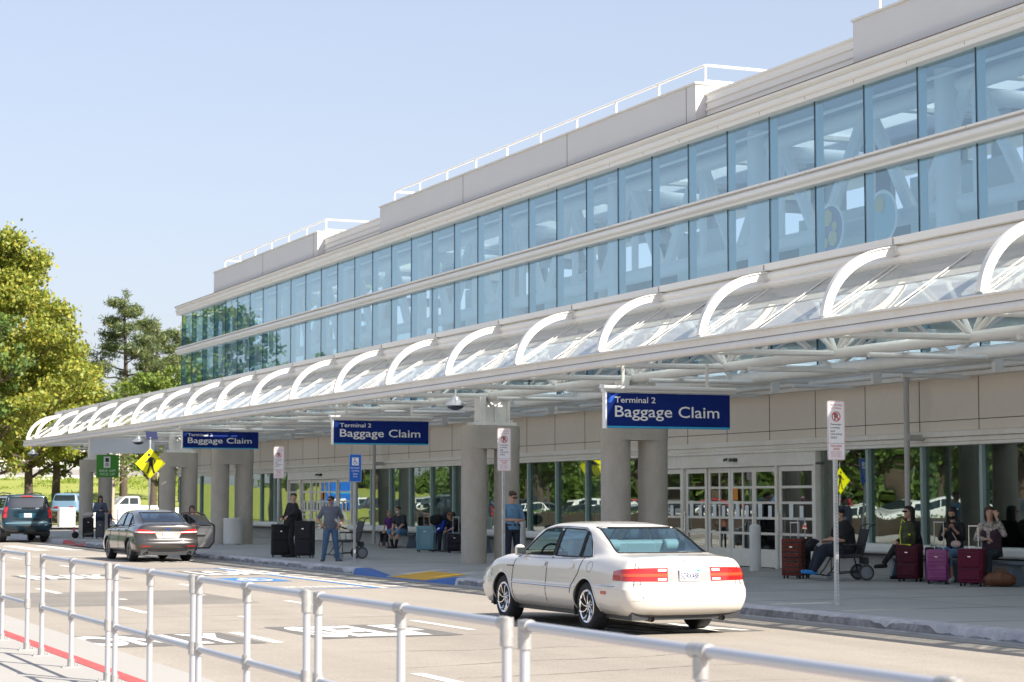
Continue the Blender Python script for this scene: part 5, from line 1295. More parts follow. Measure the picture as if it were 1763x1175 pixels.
# man in grey t-shirt, hands on hips
tee = mat('grey_blue_tshirt', (.13, .145, .185), .9, n=((2.2, .5),), dark=(.08, .09, .12), stretch=(1, 1, 14))
def tee_x(root, J, hp, HM): k = MB(); k.box(-.012, .012, .142, .146, 1.33, 1.37); k.box(-.02, .02, .142, .146, 1.35, 1.36); k.build('shirt_print', M((.7, .72, .75), .8), root, smooth=False)
person('man in a grey-blue t-shirt standing at the kerb with hands on hips', (16.75, 51.9, .15), CAM(16.75, 51.9)+R(8), STAND,
    dict(ankleL=(-.19, -.02, .085), toeL=(-.26, .13, .035), ankleR=(.19, -.02, .085), toeR=(.25, .13, .035), kneeL=(-.14, .02, .5), kneeR=(.14, .02, .5), elbL=(-.34, -.10, 1.13), wriL=(-.22, .08, .95), elbR=(.34, -.10, 1.13), wriR=(.22, .08, .95), handL=(.7, .1, -.5), handR=(-.7, .1, -.5), chest=(0, .02, 1.30), waist=(0, .04, 1.1)),
    look=(-38, 0), skin=SKIN2, top=tee, sleeve=.38, bottom=jean, shoe=M((.10, .12, .15), .7), hair=hblk, build=1.13, h=1.70, extras=combo(shades, tee_x))
# young man in black with backpack, leaning on luggage
def ypack(root, J, hp, HM): 
    blob('backpack', [('e', (.16, -.24, 1.10), (.16, .14, .24)), ('e', (.16, -.30, 1.02), (.13, .10, .15)), ('c', (.1, -.05, 1.42), (.16, -.15, 1.3), .02, .02)], cblk, root, .014, 3)
person('young man in a black jacket and backpack holding tall black luggage', (16.9, 55.9, .15), CAM(16.9, 55.9)-R(62), STAND,
    dict(elbL=(-.36, .12, 1.20), wriL=(-.42, .34, 1.12), elbR=(.24, .06, 1.10), wriR=(.10, .24, 1.06), kneeL=(-.13, .10, .52), ankleL=(-.14, .03, .085), toeL=(-.16, .2, .035), pelvis=(0, .08, .93), chest=(0, -.04, 1.29), neck=(0, -.06, 1.46), head=(0, -.05, 1.62)),
    look=(52, 0), top=cblk, sleeve=1, bottom=cblk, shoe=M((.02, .02, .02), .7), hair=hblk, h=1.80, loose=1.9, extras=ypack)
# couple on the bench
person('woman in a purple top seated on the bench beside the man in denim shorts', (23.55, 66.3, .13), CAM(23.5, 67)-R(35), SIT, dict(wriL=(-.10, .38, .62), wriR=(.06, .40, .62), toe=(.12, .60, .03)),
    look=(-45, 0), top=fab('purple_top', (.10, .02, .16)), sleeve=.3, bottom=cblk, blen=.85, shoe=M((.55, .45, .38), .8), hair=hgry, hairlen=.13, fem=True, h=1.62, extras=shades)
def smask(root, J, hp, HM): mask_on((.65, .68, .72))(root, J, hp, HM)
person('seated man in a dark grey t-shirt, denim shorts and black knee socks', (23.45, 64.9, .13), CAM(23.4, 65.5)-R(42), SIT, dict(kneeL=(-.2, .42, .54), kneeR=(.17, .44, .54), wriL=(-.05, .40, .56), wriR=(.05, .42, .56), elbL=(-.22, .2, .80), elbR=(.2, .22, .80), chest=(0, .10, .92), neck=(0, .17, 1.08), head=(0, .22, 1.24), sho=(.2, .15, 1.03), ankleR=(.1, .36, .085), toeR=(.12, .53, .03)),
    look=(20, 0), top=fab('charcoal_tshirt', (.04, .05, .065)), sleeve=.42, bottom=sjean, blen=.48, shoe=M((.02, .02, .025), .7), hair=hblk, build=1.15, h=1.80, extras=combo(smask, lambda r, J, hp, HM: blob('socks', [('c', J['knee'+s_].lerp(J['ankle'+s_], .22), J['ankle'+s_], .062, .046) for s_ in 'LR'], cblk, r, .012, 2)))
# woman in black with auburn hair beside dark suitcase
person('woman with auburn hair in a black t-shirt leaning over beside the small dark suitcase', (23.55, 60.1, .13), CAM(23.5, 60.1)-R(55), SIT, dict(chest=(0, .12, .90), neck=(0, .22, 1.04), head=(0, .31, 1.15), sho=(.17, .18, 1.00), elb=(.2, .32, .78), wri=(.07, .46, .68)),
    look=(0, -28), top=cblk, sleeve=.4, bottom=fab('grey_trousers', (.16, .17, .20)), shoe=M((.12, .12, .13), .7), hair=hred, hairlen=.14, fem=True, h=1.70, build=1.08)
person('person in a bright blue jacket bent forward right of the light blue suitcase', (23.6, 61.1, .13), CAM(23.5, 61)-R(50), SIT, dict(chest=(0, .20, .86), neck=(0, .32, .98), head=(0, .40, 1.06), sho=(.18, .27, .95), elb=(.2, .38, .72), wri=(.08, .52, .64)),
    look=(0, -40), top=fab('bright_blue_jacket', (.005, .05, .40)), sleeve=1, bottom=dje, shoe=M((.03, .03, .03), .7), hair=hblk, h=1.72, loose=1.6)
# police officer
def cop(root, J, hp, HM):
    shades(root, J, hp, HM)
    k = MB(); k.lathe([(.168, .975), (.176, .985), (.176, 1.02), (.168, 1.03)], seg=24)
    k.v = [(x, y*.76, z) for x, y, z in k.v]; k.box(.15, .2, -.04, .05, .86, 1.04); k.box(-.19, -.15, -.03, .04, .93, 1.03); k.box(-.02, .02, .125, .14, .98, 1.03); k.build('duty_belt', BLK, root, bevel=.004)
    k = MB(); a, f = disc((-.07, .140, 1.33), .022, UX, UZ, 6); k.add(a, f); k.box(.05, .10, .135, .14, 1.33, 1.345); k.build('badge', CHR, root, smooth=False)
person('police officer in a light blue shirt and navy trousers standing by the concrete column', (18.5, 43.8, .15), CAM(18.5, 43.8)+R(28), STAND,
    dict(elbL=(-.25, .06, 1.12), elbR=(.25, .06, 1.12), wriL=(-.07, .24, 1.10), wriR=(.07, .24, 1.12), handL=(1, .1, 0), handR=(-1, .1, 0)), look=(10, -24),
    top=fab('light_blue_uniform_shirt', (.16, .33, .52)), sleeve=.42, bottom=cnvy, shoe=BLK, hair=hbrn, h=1.80, extras=cop)
# wheelchair user
person('person in black with a white mask and bright blue shoes in the wheelchair', (22.35, 35.75, .19), CAM(22.3, 35.7)-R(72), SIT, dict(knee=(.13, .46, .56), ankle=(.1, .66, .16), toe=(.11, .80, .13), elbL=(-.26, .12, .78), elbR=(.27, .12, .78), wriL=(-.06, .36, .76), wriR=(.10, .34, .74)),
    look=(15, -5), top=cblk, sleeve=.42, bottom=cnvy, shoe=M((.03, .25, .65), .6), hair=hblk, build=1.7, h=1.78, loose=1.3, extras=mask_on((.75, .76, .78)), bald=True)
# long haired woman in black
person('woman with long black hair dressed in black, sitting with crossed legs on the bench', (23.5, 34.95, .19), CAM(23.5, 35)-R(60), SIT, dict(hip=(.08, .02, .56), kneeR=(.02, .42, .60), ankleR=(-.06, .72, .30), toeR=(-.06, .86, .24), kneeL=(-.10, .42, .54), ankleL=(-.06, .36, .085), toeL=(-.06, .52, .035), wriL=(-.10, .34, .66), wriR=(.06, .36, .70), chest=(0, .08, .93), neck=(0, .11, 1.1), head=(0, .14, 1.26)),
    look=(12, 0), top=cblk, sleeve=1, bottom=cblk, shoe=BLK, hair=hblk, hairlen=.52, fem=True, h=1.84, extras=shades)
# masked woman with phone and light jeans
def bagx(root, J, hp, HM):
    k = MB(); k.tube([(.12, -.05, 1.13), (.02, .17, 1.0), (-.14, .20, .78)], .011, 6); k.tube([(.12, -.06, 1.13), (.0, -.14, .95), (-.16, -.02, .78)], .011, 6); k.build('bag_strap', M((.5, .38, .32), .7), root)
    blob('shoulder_bag', [('e', (-.14, .22, .70), (.11, .05, .07))], M((.55, .40, .36), .7), root, .012, 2)
person('woman in light blue jeans and a black mask looking at her phone', (23.6, 33.75, .18), CAM(23.6, 33.3)-R(28), SIT, dict(wriL=(-.16, .36, 1.00), wriR=(.02, .34, .94), elbL=(-.24, .14, .80), elbR=(.22, .14, .80), handL=(-.1, .5, .5), handR=(-.3, .5, .4), chest=(0, .06, .93), kneeL=(-.10, .44, .52), ankleL=(-.14, .40, .085), toeL=(-.18, .55, .035)),
    look=(20, -20), top=cblk, sleeve=.72, bottom=sjean, blen=.78, shoe=M((.75, .75, .74), .6), hair=hblk, hairlen=.17, fem=True, h=1.82, extras=combo(mask_on((.012, .012, .014)), bagx, phone('L')))
# woman phoning
patt = mat('patterned_blouse', (.55, .48, .42), .8, n=((22, 1.0),), dark=(.03, .025, .025))
def vest(root, J, hp, HM): 
    blob('vest', [('l', [(J['pelvis']-V((0, 0, .10)), .20, .15), (J['waist'], .178, .145), (J['chest'], .188, .145), (J['chest'].lerp(J['neck'], .5), .17, .11)], (1, 0, 0))], fab('plum_vest', (.055, .03, .045)), root, .013, 3)
    blob('blouse_front', [('l', [(J['waist']+V((0, .06, 0)), .06, .10), (J['chest']+V((0, .05, 0)), .06, .11), (J['neck']+V((0, .03, -.03)), .045, .07)], (1, 0, 0))], patt, root, .012, 2)
    o = B('mobile_phone', BLK, (-.035, .035, -.004, .004, -.07, .07), None, .003); p = hp(-.10, .03, -.02)
    o.matrix_world = root_m(root) @ (Matrix.Translation(p) @ Matrix.Rotation(R(80), 4, 'Z')); tag(o, 'black mobile phone held to the ear of the woman in the plum vest', 'phone')
person('woman with dark curly hair in a plum vest and patterned blouse talking on the phone', (23.6, 32.55, .18), CAM(23.6, 32)-R(22), SIT, dict(elbL=(-.27, .10, .88), wriL=(-.14, .13, 1.19), handL=(.15, .0, .7), elbR=(.25, .12, .80), wriR=(.0, .30, .80), handR=(-1, .1, 0), knee=(.11, .44, .52)),
    look=(28, -3), top=patt, sleeve=.9, bottom=fab('dark_teal_trousers', (.02, .035, .045)), shoe=M((.05, .04, .04), .7), hair=hbrn, hairlen=.15, fem=True, h=1.84, extras=vest)
# mother and child
person('woman in a grey hooded sweatshirt looking at her phone beside stacked luggage', (17.75, 86.2, .15), CAM(17.9, 86.2)+R(5), STAND, dict(elbL=(-.26, .06, 1.12), elbR=(.26, .06, 1.12), wriL=(-.06, .26, 1.15), wriR=(.05, .26, 1.17), handL=(.5, .5, .1), handR=(-.5, .5, .1)), look=(0, -24),
    top=fab('slate_hoodie', (.10, .13, .19)), sleeve=1, bottom=dje, shoe=M((.05, .05, .06), .7), hair=hblk, hairlen=.22, fem=True, h=1.76, loose=2.2, extras=phone('R'))
person('small blond child in a navy outfit standing beside the woman in the hooded sweatshirt', (17.95, 85.2, .15), CAM(18.5, 85.4)+R(110), STAND, dict(wriL=(-.1, .48, 1.1), elbL=(-.2, .25, 1.16)), look=(0, 0),
    top=fab('child_navy_top', (.025, .03, .08)), sleeve=.35, bottom=fab('child_patterned_trousers', (.04, .035, .07)), shoe=M((.3, .3, .32), .7), hair=hblo, hairlen=.2, fem=True, h=1.22)
# woman behind grey car door
person('woman with bare shoulders standing between the grey sedan and its open door', (15.45, 61.6, .02), CAM(15.4, 61.5)+R(15), STAND, dict(elbR=(.26, .05, 1.15), wriR=(.2, .28, 1.1), chest=(0, .04, 1.28), neck=(0, .07, 1.44), head=(0, .10, 1.59)), look=(-18, -12), skin=SKIN,
    top=fab('coral_top', (.55, .22, .14)), sleeve=.0, bottom=dje, shoe=M((.3, .3, .32), .7), hair=hbrn, hairlen=.3, fem=True, h=1.60)
# ---------------- luggage, wheelchairs ----------------
def suitcase(label, loc, rz, w_, d, h, m, hard=False, handle=.0, hm=DRK, group=None, ribs=0, pockets=True):
    r = empty('suitcase', loc, rz, label, 'suitcase', group)
    k = MB(); k.box(-w_/2, w_/2, -d/2, d/2, .06, h); k.build('shell', m, r, bevel=.035 if hard else .028)
    k = MB()
    for x in (-w_/2+.05, w_/2-.05):
        for y in (-d/2+.04, d/2-.04): k.tube([(x-.012, y, .028), (x+.012, y, .028)], .028, 12); k.tube([(x, y, .03), (x, y, .07)], .014, 6)
    k.build('castors', BLK, r)
    k = MB(); zz = h; k.tube([(-.05, d/2-.03 if 0 else 0, h-.005), (-.05, 0, h+.03), (.05, 0, h+.03), (.05, 0, h-.005)], .010, 6); k.build('carry_handle', hm, r)
    if handle:
        k = MB(); hw_ = min(.09, w_*.25)
        k.tube([(-hw_, d/2-.05, h-.02), (-hw_, d/2-.05, h+handle), (hw_, d/2-.05, h+handle), (hw_, d/2-.05, h-.02)], .009, 8); k.tube([(-hw_-.01, d/2-.05, h+handle), (hw_+.01, d/2-.05, h+handle)], .014, 8); k.build('pull_handle', hm if hm is not DRK else ALU, r)
    if ribs:
        for i in range(ribs): z = .12+(h-.2)*i/(ribs-1); B('ridge', m, (-w_/2+.04, w_/2-.04, -d/2-.012, -d/2+.01, z, z+.03), r, bevel=.008)
    elif pockets and not hard:
        B('pocket', m, (-w_/2+.04, w_/2-.04, -d/2-.03, -d/2+.01, .12, h*.46), r, bevel=.015); B('pocket', m, (-w_/2+.04, w_/2-.04, -d/2-.022, -d/2+.01, h*.52, h*.9), r, bevel=.015)
        k = MB(); z1, z2 = h*.47, h*.915; k.tube([(-w_/2+.04, -d/2-.018, z1), (w_/2-.04, -d/2-.018, z1)], .005, 5); k.tube([(-w_/2+.04, -d/2-.018, z2), (w_/2-.04, -d/2-.018, z2)], .005, 5); k.build('zip', DRK, r)
    elif hard:
        k = MB()
        for x in (-.36, .36): k.tube([(x*w_, -d/2-.002, .14), (x*w_, -d/2-.004, h-.12)], .006, 5)
        k.tube([(-.36*w_, -d/2-.002, h-.12), (0, -d/2-.004, h-.17), (.36*w_, -d/2-.002, h-.12)], .006, 5); k.build('moulded_line', m, r)
    k = MB(); k.box(-.03, .03, -d/2-.034, -d/2-.03, h*.78, h*.80); k.build('badge', CHR, r, smooth=False)
    return r
mar = fab('maroon_fabric', (.085, .008, .022)); zig = mat('zigzag_tapestry', (.35, .05, .035), .9)
t = zig.node_tree; tc = t.nodes.new('ShaderNodeTexCoord'); wv = t.nodes.new('ShaderNodeTexWave'); wv.bands_direction = 'Z'; wv.inputs['Scale'].default_value = 3.2; wv.inputs['Distortion'].default_value = 2.2; wv.inputs['Detail'].default_value = 0; wv.inputs['Detail Scale'].default_value = 6
cr = t.nodes.new('ShaderNodeValToRGB'); e = cr.color_ramp.elements; e[0].color = (.17, .022, .018, 1); e[1].color = (.03, .02, .02, 1); q = e.new(.4); q.color = (.16, .07, .035, 1); q = e.new(.7); q.color = (.05, .03, .03, 1); cr.color_ramp.interpolation = 'CONSTANT'
t.links.new(tc.outputs['Object'], wv.inputs[0]); t.links.new(wv.outputs[0], cr.inputs[0]); t.links.new(cr.outputs[0], t.nodes['Principled BSDF'].inputs[0])
F = lambda x, y: math.atan2(y, x)-pi/2      # front (local -y) facing the camera
suitcase('red and brown zigzag patterned suitcase beside the wheelchair', (21.85, 36.9, .15), F(21.7, 36.9)-R(20), .44, .27, .82, zig, handle=.32)
suitcase('tall black suitcase standing right behind the zigzag patterned one', (22.15, 37.05, .15), F(21.7, 36.9)+R(10), .3, .3, .80, cblk, handle=.42)
suitcase('dark maroon suitcase with the camouflage backpack on top', (23.18, 34.68, .15), F(23, 34.7)-R(25), .46, .28, .73, mar)
suitcase('dark case half hidden between the maroon and the magenta suitcases', (23.45, 34.25, .15), F(23.4, 34.3), .34, .25, .68, cblk)
suitcase('magenta ribbed hard shell suitcase standing between two maroon ones', (23.0, 33.45, .15), F(22.8, 33.5)-R(15), .42, .26, .66, mat('magenta_polycarbonate', (.24, .025, .17), .25, coat=.6), hard=True, handle=.52, hm=DRK, ribs=7)
suitcase('bright maroon suitcase with a raised silver handle in front of the woman phoning', (23.0, 32.35, .15), F(23, 32.3)-R(20), .48, .28, .70, fab('wine_fabric', (.14, .008, .035)), handle=.42, hm=CHR)
suitcase('light blue hard shell suitcase with a copper coloured handle', (22.45, 60.0, .15), F(22.7, 60)-R(12), .56, .33, .80, mat('sky_blue_shell', (.12, .29, .37), .35, coat=.4), hard=True, handle=.38, hm=M((.5, .28, .2), .3, metal=.8))
suitcase('small dark soft suitcase with a raised handle by the concrete column', (22.8, 58.4, .15), F(22.8, 58.4)-R(10), .46, .28, .58, fab('dark_navy_luggage', (.018, .02, .03)), handle=.50, hm=ALU)
suitcase('tall black suitcase held by the young man in black', (17.05, 55.15, .15), F(17, 55.1)-R(18), .50, .34, 1.02, fab('black_luggage', (.02, .021, .026)), handle=.18)
suitcase('big black suitcase the young man in black leans against', (16.65, 56.15, .15), F(16.6, 56.1)+R(5), .52, .32, .92, cblk)
suitcase('black suitcase with the white bag on top, beside the concrete column', (17.2, 85.9, .15), F(17.2, 86), .46, .3, .85, cblk)
suitcase('small grey suitcase in front of the woman in the hooded sweatshirt', (17.5, 85.0, .15), F(17.5, 85), .34, .22, .72, M((.05, .055, .07), .5), hard=True)
suitcase('low black suitcase between the woman in the hooded sweatshirt and the child', (18.1, 85.2, .15), F(18.1, 85), .36, .26, .55, cblk)
o = blob('blue_bag', [('c', (-.15, 0, .13), (.16, 0, .12), .12, .11), ('c', (-.02, 0, .2), (.05, 0, .5), .07, .09)], fab('blue_bag_cloth', (.01, .10, .42)), None, .015, 3); o.location = (16.95, 56.4, .15); tag(o, 'bright blue cloth bag squeezed between the two black suitcases', 'bag')
o = blob('white_bag', [('e', (0, 0, .11), (.24, .15, .11)), ('e', (.08, 0, .16), (.14, .12, .08))], fab('offwhite_cloth', (.5, .47, .44)), None, .018, 3); o.location = (17.2, 85.9, 1.0); tag(o, 'off-white bag lying on top of the black suitcase', 'bag')
o = blob('small_backpack', [('e', (0, 0, .14), (.15, .11, .14)), ('e', (0, -.08, .1), (.1, .05, .08))], cblk, None, .015, 2); o.location = (16.75, 86.3, .15); tag(o, 'small black backpack on the pavement left of the luggage', 'backpack')
k = MB(); k.lathe([(0, 0), (.04, 0), (.045, .02), (.045, .15), (.02, .18), (.02, .21), (0, .21)], seg=14); o = k.build('pink_bottle', M((.7, .12, .2), .4)); o.location = (16.7, 86.3, .42); tag(o, 'pink drinking bottle on the small black backpack', 'bottle')
# camouflage backpack with neon straps
camo = mat('camouflage_cloth', (.10, .11, .05), .9, n=((7, 1), (13, .8)), dark=(.03, .035, .02)); neon = M((.62, .75, .02), .7)
r = empty('camouflage_backpack', (23.16, 34.69, .89), F(23, 34.7)-R(25), 'camouflage backpack with neon yellow straps on the maroon suitcase', 'backpack'); r.scale = (.9, .9, .86)
blob('pack', [('l', [((0, 0, 0), .17, .11), ((0, 0, .2), .18, .12), ((0, 0, .4), .15, .10), ((0, 0, .5), .09, .06)], (1, 0, 0)), ('e', (0, -.1, .15), (.12, .06, .12))], camo, r, .015, 2)
k = MB(); k.tube([(-.12, -.11, .42), (-.15, -.13, .2), (-.12, -.13, .02)], .012, 6); k.tube([(-.2, -.06, -.02), (.12, -.14, -.02)], .018, 6); k.tube([(-.2, -.08, -.02), (-.2, -.1, -.2)], .02, 6); k.tube([(-.05, -.05, .50), (-.12, -.05, .56), (-.15, -.05, .46)], .012, 6); k.box(.08, .12, -.17, -.15, .2, .24); k.build('strap', neon, r)
# black duffels on the light blue suitcase, brown bag, handbag and sweater on lap
for nm, l, loc, s_, mt_ in (('black_duffel_bag', 'black duffel bag on top of the light blue suitcase', (22.9, 60.35, .96), (.22, .16, .17), cblk), ('dark_jacket', 'dark navy jacket piled behind the duffel bag', (23.3, 60.3, 1.08), (.24, .14, .15), cnvy)):
    o = blob(nm, [('e', (0, 0, s_[2]), s_), ('e', (.1, 0, s_[2]*1.4), (s_[0]*.6, s_[1]*.8, s_[2]*.6)), ('c', (-s_[0]*.6, -.05, s_[2]*1.5), (s_[0]*.7, -.05, s_[2]*1.8), .04, .03)], mt_, None, .016, 2); o.location = loc; tag(o, l, 'bag' if 'duffel' in nm else 'jacket')
r = empty('brown_bag', (23.3, 31.9, .15), F(23.3, 31.6), 'slouchy tan brown leather bag lying on the ground by the bench', 'bag')
blob('pouch', [('l', [((-.29, 0, .12), .06, .07), ((-.18, 0, .14), .14, .13), ((0, 0, .15), .16, .14), ((.18, 0, .13), .13, .12), ((.28, 0, .11), .06, .06)], (0, 1, 0)), ('e', (0, -.02, .22), (.14, .1, .08))], mat('tan_leather', (.16, .06, .025), .55, n=((6, .5),), bump=(14, .5)), r, .016, 2)
k = MB(); k.tube([(-.15, 0, .24), (-.05, 0, .34), (.08, 0, .33), (.16, 0, .24)], .012, 6); k.tube([(-.29, -.02, .18), (-.33, -.05, .08), (-.26, -.08, .02)], .01, 6); k.build('handle', M((.12, .05, .02), .6), r)
def wheelchair(label, loc, rz, footgrey=True):
    r = empty('wheelchair', loc, rz, label, 'wheelchair', 'airport wheelchairs'); fr = M((.02, .02, .022), .4, metal=.3); pad = fab('wheelchair_vinyl', (.07, .075, .085))
    k = MB(); k.box(-.24, .24, -.22, .24, .46, .52); k.build('seat', pad, r, bevel=.02)
    k = MB(); k.box(-.23, .23, -.025, .025, 0, .52, mtx=Matrix.Translation((0, -.24, .52)) @ Matrix.Rotation(R(14), 4, 'X')); k.build('backrest', pad, r, bevel=.02)
    for sx in (-.26, .26):
        k = MB(); k.tube([(sx, .26, .16), (sx, .26, .46), (sx, -.22, .46), (sx, -.38, 1.08), (sx, -.50, 1.12)], .014, 8)
        k.tube([(sx, .16, .46), (sx, .18, .70), (sx, -.28, .72)], .013, 8); k.tube([(sx, -.28, .2), (sx, -.22, .46)], .014, 8); k.tube([(sx, .30, .14), (sx, -.3, .18)], .012, 8); k.tube([(sx, .26, .46), (sx, .42, .2), (sx, .50, .12)], .012, 8); k.build('frame', fr, r)
        k = MB(); k.box(sx-.025, sx+.025, -.22, .17, .70, .73); k.build('armrest', DRK, r, bevel=.008)
        k = MB(); k.lathe([(.12, -.022), (.155, -.018), (.16, 0), (.155, .018), (.12, .022)], (sx*1.05, -.30, .16), 'x', 28); o = k.build('rear_wheel', M((.05, .055, .06), .6), r)
        k = MB(); k.lathe([(0, -.02), (.125, -.012), (.125, .012), (0, .02)], (sx*1.05, -.30, .16), 'x', 24); k.build('wheel_hub', M((.22, .24, .27), .5), o)
        k = MB(); k.lathe([(0, -.015), (.065, -.015), (.075, 0), (.065, .015), (0, .015)], (sx*.9, .30, .075), 'x', 20); k.tube([(sx*.9, .3, .075), (sx*.9, .27, .18)], .016, 8); k.build('castor', M((.30, .34, .38), .5), r)
        k = MB(); k.box(sx*.9-.07, sx*.9+.07, .44, .60, .10, .12); k.build('footrest', DRK, r)
    k = MB(); k.box(-.2, .2, -.38, -.3, .32, .46); k.build('storage_pouch', pad, r, bevel=.02)
    k = MB(); k.tube([(-.26, -.50, 1.12), (-.26, -.5, 1.12), (.26, -.50, 1.12)], .012, 8); k.tube([(-.26, -.3, .18), (.26, -.3, .18)], .012, 6); k.build('push_bar', fr, r)
    return r
wheelchair('empty airport wheelchair behind the man in the grey-blue t-shirt', (17.95, 54.0, .15), CAM(17.9, 54)-R(72))
wheelchair('airport wheelchair with the person in black sitting in it', (22.4, 35.72, .15), CAM(22.3, 35.7)-R(72))
o = blob('handbag', [('e', (0, 0, .1), (.17, .12, .13))], cblk, None, .015, 2); o.location = (21.95, 36.3, .75); tag(o, 'black handbag on the knees of the wheelchair user', 'bag')
o = blob('folded_sweater', [('e', (0, 0, .07), (.18, .13, .09)), ('e', (-.12, 0, .02), (.1, .1, .1))], fab('pale_grey_knit', (.45, .44, .43)), None, .015, 2); o.location = (22.05, 35.98, .78); tag(o, 'pale grey sweater on the lap of the wheelchair user', 'clothing')
# ---------------- vegetation ----------------
def leafmat(nm, c1, c2, c3):
    m = bpy.data.materials.new(nm); m.use_nodes = True; t = m.node_tree; b = t.nodes['Principled BSDF']; b.inputs['Roughness'].default_value = .55
    g = t.nodes.new('ShaderNodeNewGeometry'); r = t.nodes.new('ShaderNodeValToRGB'); e = r.color_ramp.elements
    e[0].color = (*c1, 1); e[1].color = (*c3, 1); q = e.new(.55); q.color = (*c2, 1)
    t.links.new(g.outputs['Random Per Island'], r.inputs[0]); t.links.new(r.outputs[0], b.inputs['Base Color'])
    tr = t.nodes.new('ShaderNodeBsdfTranslucent'); t.links.new(r.outputs[0], tr.inputs[0]); mx = t.nodes.new('ShaderNodeMixShader'); mx.inputs[0].default_value = .35
    t.links.new(b.outputs[0], mx.inputs[1]); t.links.new(tr.outputs[0], mx.inputs[2]); t.links.new(mx.outputs[0], t.nodes['Material Output'].inputs[0]); return m
def leaves(name, clumps, per, size, m, parent, seed=1, needle=False, shell=.5):
    rg = np.random.default_rng(seed); A = []
    for (c, rad) in clumps:
        n = int(per*(rad[0]*rad[1]*rad[2])**(2/3)) if per > 3 else int(per)
        d = rg.normal(size=(n, 3)); d /= np.linalg.norm(d, axis=1)[:, None]; rr = (shell+(1-shell)*rg.random(n)**.7)*(1+rg.normal(0, .16, n))*(.75+.5*rg.random(n)*(rg.random(n) < .25))
        A.append(np.array(c)+d*rr[:, None]*np.array(rad))
    P = np.concatenate(A); n = len(P)
    u = rg.normal(size=(n, 3)); u /= np.linalg.norm(u, axis=1)[:, None]; w_ = rg.normal(size=(n, 3)); v = np.cross(u, w_); v /= np.linalg.norm(v, axis=1)[:, None]
    s = size*(.6+.8*rg.random(n))[:, None]; a = u*s*(1.6 if needle else 1); b = v*s*(.28 if needle else .7)
    vs = np.stack([P-a, P-b, P+a, P+b], 1).reshape(-1, 3)
    me = bpy.data.meshes.new(name); me.vertices.add(4*n); me.vertices.foreach_set('co', vs.astype(np.float32).ravel())
    me.loops.add(4*n); me.loops.foreach_set('vertex_index', np.arange(4*n, dtype=np.int32)); me.polygons.add(n)
    me.polygons.foreach_set('loop_start', np.arange(0, 4*n, 4, dtype=np.int32)); me.update(calc_edges=True); me.validate()
    me.materials.append(m); o = bpy.data.objects.new(name, me); C.objects.link(o); o.parent = parent; return o
bark = mat('bark', (.10, .075, .055), .95, n=((4, .6),), bump=(14, .8)); palebark = mat('pale_bark', (.42, .36, .28), .9, n=((5, .6),), dark=(.2, .18, .13))
lgold = leafmat('yellow_green_leaves', (.42, .37, .05), (.28, .33, .05), (.17, .23, .04)); lgrn = leafmat('green_leaves', (.17, .24, .04), (.10, .17, .035), (.05, .09, .02)); lpine = leafmat('pine_needles', (.24, .25, .08), (.13, .18, .07), (.06, .10, .05)); llime = leafmat('lime_leaves', (.26, .32, .05), (.17, .25, .04), (.10, .15, .03))
def limbs(rn, H, r0, n, spread, lean=0, fork=.3, droop=0):
    mb = MB(); tips = []; tr = []
    for i in range(9): t = i/8; tr.append(V((lean*t*H+rn.uniform(-.04, .04)*H*.3*t, rn.uniform(-.04, .04)*H*.3*t, H*.94*t)))
    mb.tube(tr, [r0*(1-.85*i/8)+.02 for i in range(9)], 9)
    for i in range(n):
        t = fork+(1-fork)*(i+.5)/n*.95; k = min(7, int(t*8)); p = tr[k].lerp(tr[k+1], t*8-k); a = i*2.4+rn.uniform(-.4, .4); L = spread(t)*rn.uniform(.8, 1.15)
        pts = [p]; d = V((cos(a), sin(a), .45-droop))
        for s_ in range(1, 5): q = p+d.normalized()*L*s_/4+V((0, 0, .10*L*(s_/4)**2*(1 if not droop else -1)))+V((rn.uniform(-1, 1), rn.uniform(-1, 1), rn.uniform(-1, 1)))*L*.05; pts.append(q)
        mb.tube(pts, [r0*.38*(1-.8*s_/4)*(1.1-t)+.015 for s_ in range(5)], 6); tips.append((pts, L, t))
        for q in (2, 3):
            for sg in (-1, 1):
                e = pts[q]+V((cos(a+sg), sin(a+sg), .5)).normalized()*L*.4; mb.tube([pts[q], pts[q].lerp(e, .5)+V((0, 0, .05*L)), e], [r0*.12*(1.1-t)+.012, .02, .01], 5); tips.append(([pts[q], e], L*.4, t))
    return mb, tips
def broad_tree(label, loc, H, R_, seed, lm, name='broadleaf_tree', bm_=bark, trunk=.34, per=85, size=.16, group=None, forkh=.22, rz=0, clump=.17, cone=False):
    rn = random.Random(seed); r = empty(name, loc, rz, label, 'tree', group)
    sp_ = lambda t: R_*(.35+.75*sin(pi*min(1, (1.02-t)*1.0+.12))**.8)*(1.0 if t < .8 else .7)
    if cone: sp_ = lambda t: R_*(.22+1.0*(1.02-t)**.85)
    mb, tips = limbs(rn, H, trunk, 24, sp_, 0, forkh); mb.build('trunk', bm_, r)
    cl = []
    for pts, L, t in tips:
        e = pts[-1]; s_ = rn.uniform(.7, 1.25)*R_*clump; cl.append(((e.x, e.y, e.z+.1*R_), (s_, s_, s_*.72)))
        if len(pts) > 3:
            for q in (1, 2, 3): p = pts[q]; s2 = s_*rn.uniform(.6, 1.1); cl.append(((p.x+rn.uniform(-.5, .5), p.y+rn.uniform(-.5, .5), p.z+rn.uniform(0, .12)*R_), (s2, s2, s2*.7)))
    for _ in range(7): z = H*rn.uniform(.86, .99); cl.append(((rn.uniform(-.16, .16)*R_, rn.uniform(-.16, .16)*R_, z), (R_*.16, R_*.16, R_*.2)))
    leaves('crown', cl, per, size, lm, r, seed); return r
